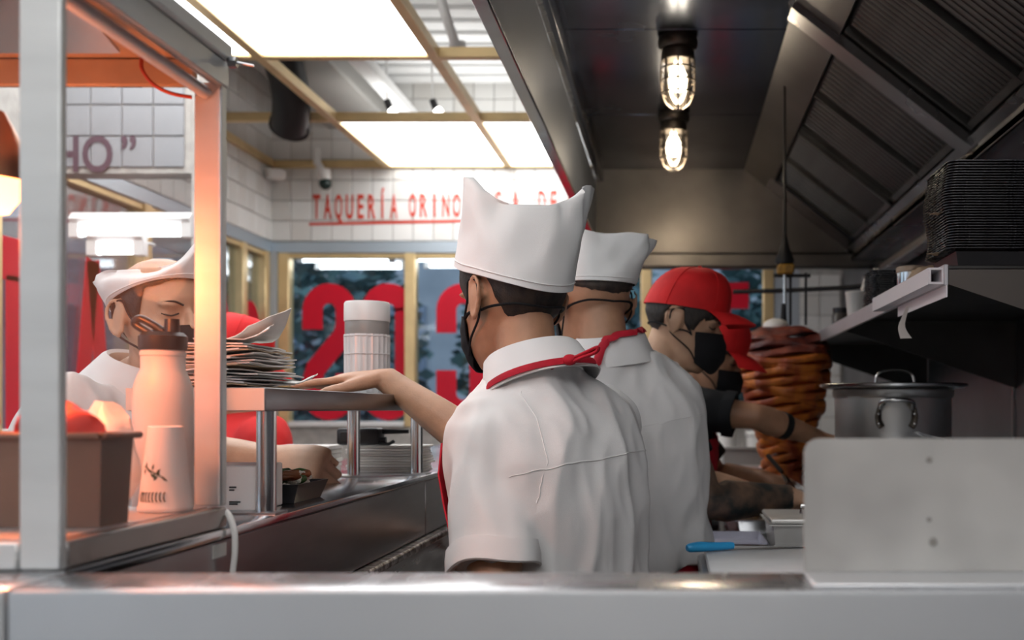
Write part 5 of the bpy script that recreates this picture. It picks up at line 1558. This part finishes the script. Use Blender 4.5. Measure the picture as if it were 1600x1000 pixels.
def edge_strap(p, angles, w, m, off=0.004, k=0.85):
    g = []
    for i, a in enumerate(angles):
        c_ = p.cedge(a, off, k)
        wv = p.tu * 0.9 - (c_ - p.N).normalized() * 0.45
        g.append([c_ - wv * w / 2, c_ + (c_ - p.N).normalized() * 0.0015, c_ + wv * w / 2])
    return obj('apron_strap', B().sheet(g, 0.002), m, p.root)
edge_strap(p1, list(range(84, 200, 6)), 0.011, cloth_red)
K = p1.cedge(163, 0.006)
kr = V(0.80, -0.25, 0.0).normalized()
kq = [(-0.030, -0.012, 0), (-0.010, -0.003, 0.002), (0.008, 0.003, 0.004), (0.030, 0.012, 0.004), (0.048, 0.019, 0.003), (0.046, 0.012, 0.002), (0.020, 0.003, 0.006), (0.0, -0.005, 0.006)]
kn_ = (K - p1.N).normalized()
kb = B().tube(catmull([K + kr * x + V(0, 0, z) + kn_ * q for x, z, q in kq], 4), 0.0055, 8, flat=0.6)
kb.ball(K + kn_ * 0.005, (0.012, 0.010, 0.009), 12, 8)
obj('apron_knot', kb, cloth_red, p1.root)
p1.seam([p1.tpt(0.70, 120, 0.03), p1.tpt(0.715, 150, 0.03), p1.tpt(0.72, 180, 0.03), p1.tpt(0.715, 210, 0.03), p1.tpt(0.70, 240, 0.03)], 'yoke_seam')
S1 = p1.limbs[0][0]
p1.seam([S1 + V(0.05, -0.03, 0.07), S1 + V(0.075, -0.04, 0.02), S1 + V(0.085, -0.045, -0.05), S1 + V(0.07, -0.03, -0.11)], 'armhole_seam')

# ------------------------------------------------------------------ man 2: behind him, back to the viewer
p2 = Person('person', 'person in a white cap and white shirt, back turned, beyond the tall-capped one', (-0.172, 2.22, H + 0.232), (-0.55, 0.84), 14, (-0.130, 2.20, H + 0.120), (-0.075, 2.28, H - 0.44), (-0.50, 0.87), tw=0.98)
p2.build_trunk()
p2.arm((-0.255, 2.13, H + 0.02), (-0.33, 2.20, H - 0.26), (-0.42, 2.36, H - 0.28), ((-0.6, 0.8, -0.1), (0, 0, 1)), 1)
p2.arm((-0.012, 2.325, H + 0.035), (-0.035, 2.33, H - 0.30), (-0.07, 2.54, H - 0.36), ((-0.3, 0.9, -0.1), (0.6, 0, 0.8)), -1)
p2.build_head()
p2.finish_body(skin2, 0.0055)
p2.shirt(cloth_white, sleeves=(0.85, 1.10), hem=0.17, seed=8.1, voxel=0.0075, r0=0.066, r1=0.066, fold=0.012, ease=0.018)
p2.collar(cloth_white, r=0.068, fall=0.055, flare=0.03, gap=18)
p2.hair(hair_fade, lambda a: keyed([(0, 0.185), (55, 0.165), (70, 0.11), (90, 0.152), (106, 0.146), (120, 0.128), (150, 0.112), (180, 0.105)], abs(a if a <= 180 else a - 360))[0], 0.005, rim=(0.152, 0.3))
p2.mask(mask_black, behind=True)
p2.white_cap(cloth_cap, (0.98, 0.2), 0.152, 0.30, 0.275, 0.005, -0.022, 0.10, 0.100, half=0.066, shift=0.03, seed=5.0)
p2.trousers()
p2.apron(cloth_red, a=172, t0=-0.5, t1=0.24, off=0.012, name='apron_skirt')
p2.strap([at(905, 590, 2.05), at(922, 552, 2.06), at(945, 520, 2.08), at(975, 505, 2.12), at(1002, 506, 2.2), at(1012, 520, 2.3)], 0.019, cloth_red, th=0.003, off=0.005)
p2.seam([p2.tpt(0.74, 120, 0.03), p2.tpt(0.75, 150, 0.03), p2.tpt(0.755, 180, 0.03), p2.tpt(0.75, 210, 0.03), p2.tpt(0.74, 235, 0.03)], 'yoke_seam')
S2 = p2.limbs[1][0]
p2.seam([S2 + V(-0.01, -0.05, 0.07), S2 + V(-0.05, -0.07, 0.01), S2 + V(-0.075, -0.06, -0.06), S2 + V(-0.06, -0.05, -0.11)], 'armhole_seam')

# ------------------------------------------------------------------ man 3: red cap, tattooed forearm
p3 = Person('person', 'person in a red baseball cap and black mask with a darkly tattooed forearm', (0.030, 2.66, H + 0.226), (0.97, -0.16), 16, (-0.035, 2.68, H + 0.105), (-0.055, 2.74, H - 0.46), (0.95, 0.22), tw=0.95)
p3.build_trunk()
p3.arm((-0.030, 2.535, H + 0.020), (0.085, 2.49, H - 0.225), (0.300, 2.60, H - 0.222), ((0.95, 0.25, -0.35), (0, 0, 1)), -1, [(25, 30, 20)] * 4, k=1.22)
p3.arm((-0.075, 2.83, H + 0.015), (0.05, 2.90, H - 0.20), (0.24, 2.80, H - 0.23), ((0.9, -0.3, -0.2), (0, 0, 1)), 1, [(25, 30, 20)] * 4)
p3.build_head()
p3.finish_body([skin3, tattoo], 0.0058, pick=lambda c: 1 if (c.z < H - 0.03 and c.y < 2.68 and c.x > -0.02 and c.x < 0.305) else 0)
p3.shirt(cloth_black, sleeves=(0.55, 0.75), seed=1.7, voxel=0.009, fold=0.006)
p3.collar(cloth_white, r=0.064, h=0.02, fall=0.018, flare=0.012, gap=4, tip=0.0, name='shirt_neckband')
p3.hair(hair_dark, lambda a: keyed([(0, 0.150), (30, 0.140), (52, 0.128), (66, 0.098), (78, 0.100), (86, 0.150), (102, 0.146), (114, 0.10), (140, 0.078), (180, 0.070)], abs(a if a <= 180 else a - 360))[0], 0.009, rim=(0.15, 0.10), jag=0.012)
p3.mask(mask_black, behind=True, z1=0.098, spread=70)
p3.brows()
p3.ball_cap(cap_red, lift=0.14, tilt=0.16)
p3.trousers()
p3.apron(cloth_red, a=95, t0=-0.55, t1=0.62, off=0.030)

# ------------------------------------------------------------------ man 4: red cap, black shirt, arm out to the spit
p4 = Person('person', 'person in a red baseball cap and black shirt reaching an arm past the meat spit', (0.118, 3.2, H + 0.162), (0.96, -0.22), 20, (0.035, 3.20, H + 0.040), (0.0, 3.26, H - 0.50), (0.97, 0.1), tw=0.95)
p4.build_trunk()
p4.arm((0.075, 3.06, H + 0.0), (0.245, 3.02, H - 0.02), (0.455, 3.16, H - 0.088), ((0.95, 0.1, -0.2), (0, 0, 1)), -1, [(20, 30, 20)] * 4)
p4.arm((0.03, 3.36, H - 0.03), (0.15, 3.45, H - 0.22), (0.30, 3.30, H - 0.22), ((0.9, -0.3, -0.2), (0, 0, 1)), 1, [(25, 30, 20)] * 4)
p4.build_head()
p4.finish_body(skin2, 0.0065)
p4.shirt(cloth_black, sleeves=(0.62, 0.7), seed=4.9, voxel=0.009, fold=0.006)
p4.hair(hair_dark, lambda a: keyed([(0, 0.155), (50, 0.140), (66, 0.115), (78, 0.110), (86, 0.150), (102, 0.146), (114, 0.10), (140, 0.078), (180, 0.070)], abs(a if a <= 180 else a - 360))[0], 0.007, rim=(0.15, 0.10), jag=0.008)
p4.mask(mask_black, z1=0.092, spread=68)
p4.brows()
p4.ball_cap(cap_red)
p4.trousers()
p4.apron(cloth_red, a=80, t0=-0.4, t1=0.80, off=0.028)
wl_ = lerp(V(0.245, 3.02, H - 0.02), V(0.455, 3.16, H - 0.088), 0.42)
wd_ = (V(0.455, 3.16, H - 0.088) - V(0.245, 3.02, H - 0.02)).normalized()
obj('wrist_band', B().tube([wl_ - wd_ * 0.012, wl_ + wd_ * 0.012], 0.0415, 20), rubber, p4.root)

# ------------------------------------------------------------------ man 5: behind the glass cabinet, hand on the counter
p5 = Person('person', 'person in a tilted white cap seen through the cabinet glass, fist on the counter', (-0.965, 1.95, H + 0.171), (0.80, -0.60), 0, (-1.03, 1.99, H + 0.055), (-1.22, 2.06, H - 0.48), (1.0, -0.05), tw=1.0)
p5.build_trunk()
p5.arm((-1.085, 2.19, H - 0.035), (-0.985, 2.12, H - 0.100), (-0.795, 2.04, H - 0.098), ((0.96, -0.10, -0.12), (0.15, -0.75, 0.7)), 1, [(50, 75, 45), (54, 78, 45), (58, 80, 45), (62, 80, 45)], (20, 35, 30), 1.12)
p5.arm((-1.075, 1.83, H - 0.005), (-1.16, 1.74, H - 0.26), (-1.06, 1.76, H - 0.40), ((0.8, 0.1, -0.4), (0, -0.3, 1)), -1, [(30, 40, 30)] * 4)
p5.build_head()
p5.finish_body(skin3, 0.0046)
p5.shirt(cloth_white, sleeves=(0.92, 0.8), seed=6.6, voxel=0.0085, r0=0.076, r1=0.064, fold=0.009, ease=0.02)
p5.collar(cloth_white, r=0.070, fall=0.06, flare=0.04, gap=18)
p5.hair(hair_dark, lambda a: keyed([(0, 0.190), (55, 0.165), (66, 0.11), (78, 0.110), (90, 0.152), (104, 0.146), (116, 0.10), (140, 0.078), (180, 0.070)], abs(a if a <= 180 else a - 360))[0], 0.006, rim=(0.155, 0.38))
p5.mask(mask_black, z1=0.086)
p5.brows()
p5.white_cap(cloth_cap, (0.9, -0.2), 0.155, 0.38, 0.222, -0.035, 0.055, 0.150, 0.105, half=0.06, shift=0.0, seed=9.0)
p5.trousers()

# ------------------------------------------------------------------ man 6: red cap and red shirt at the far side of the counter
p6 = Person('person', 'person in red cap and red shirt half hidden behind the shelf posts across the counter', (-1.225, 2.82, H + 0.122), (0.7, 0.7), 18, (-1.215, 2.86, H + 0.0), (-1.22, 2.92, H - 0.50), (0.7, 0.7))
p6.build_trunk()
p6.arm((-1.09, 2.74, H - 0.08), (-1.05, 2.70, H - 0.33), (-1.04, 2.86, H - 0.42), ((0.4, 0.8, -0.3), (0, 0, 1)), -1)
p6.arm((-1.34, 2.98, H - 0.08), (-1.38, 3.0, H - 0.34), (-1.25, 3.1, H - 0.42), ((0.6, 0.6, -0.3), (0, 0, 1)), 1)
p6.build_head()
p6.finish_body(skin2, 0.008)
p6.shirt(mat('red_shirt', (0.66, 0.02, 0.02), 0.8, 0, var=0.15, vscale=12), sleeves=(0.7, 0.7), seed=2.2, voxel=0.01, fold=0.006)
p6.hair(hair_dark, lambda a: keyed([(0, 0.155), (66, 0.115), (86, 0.150), (102, 0.146), (114, 0.10), (140, 0.078), (180, 0.070)], abs(a if a <= 180 else a - 360))[0], 0.006, rim=(0.15, 0.10))
p6.ball_cap(cap_red)
p6.mask(mask_black)
p6.brows()
p6.trousers()
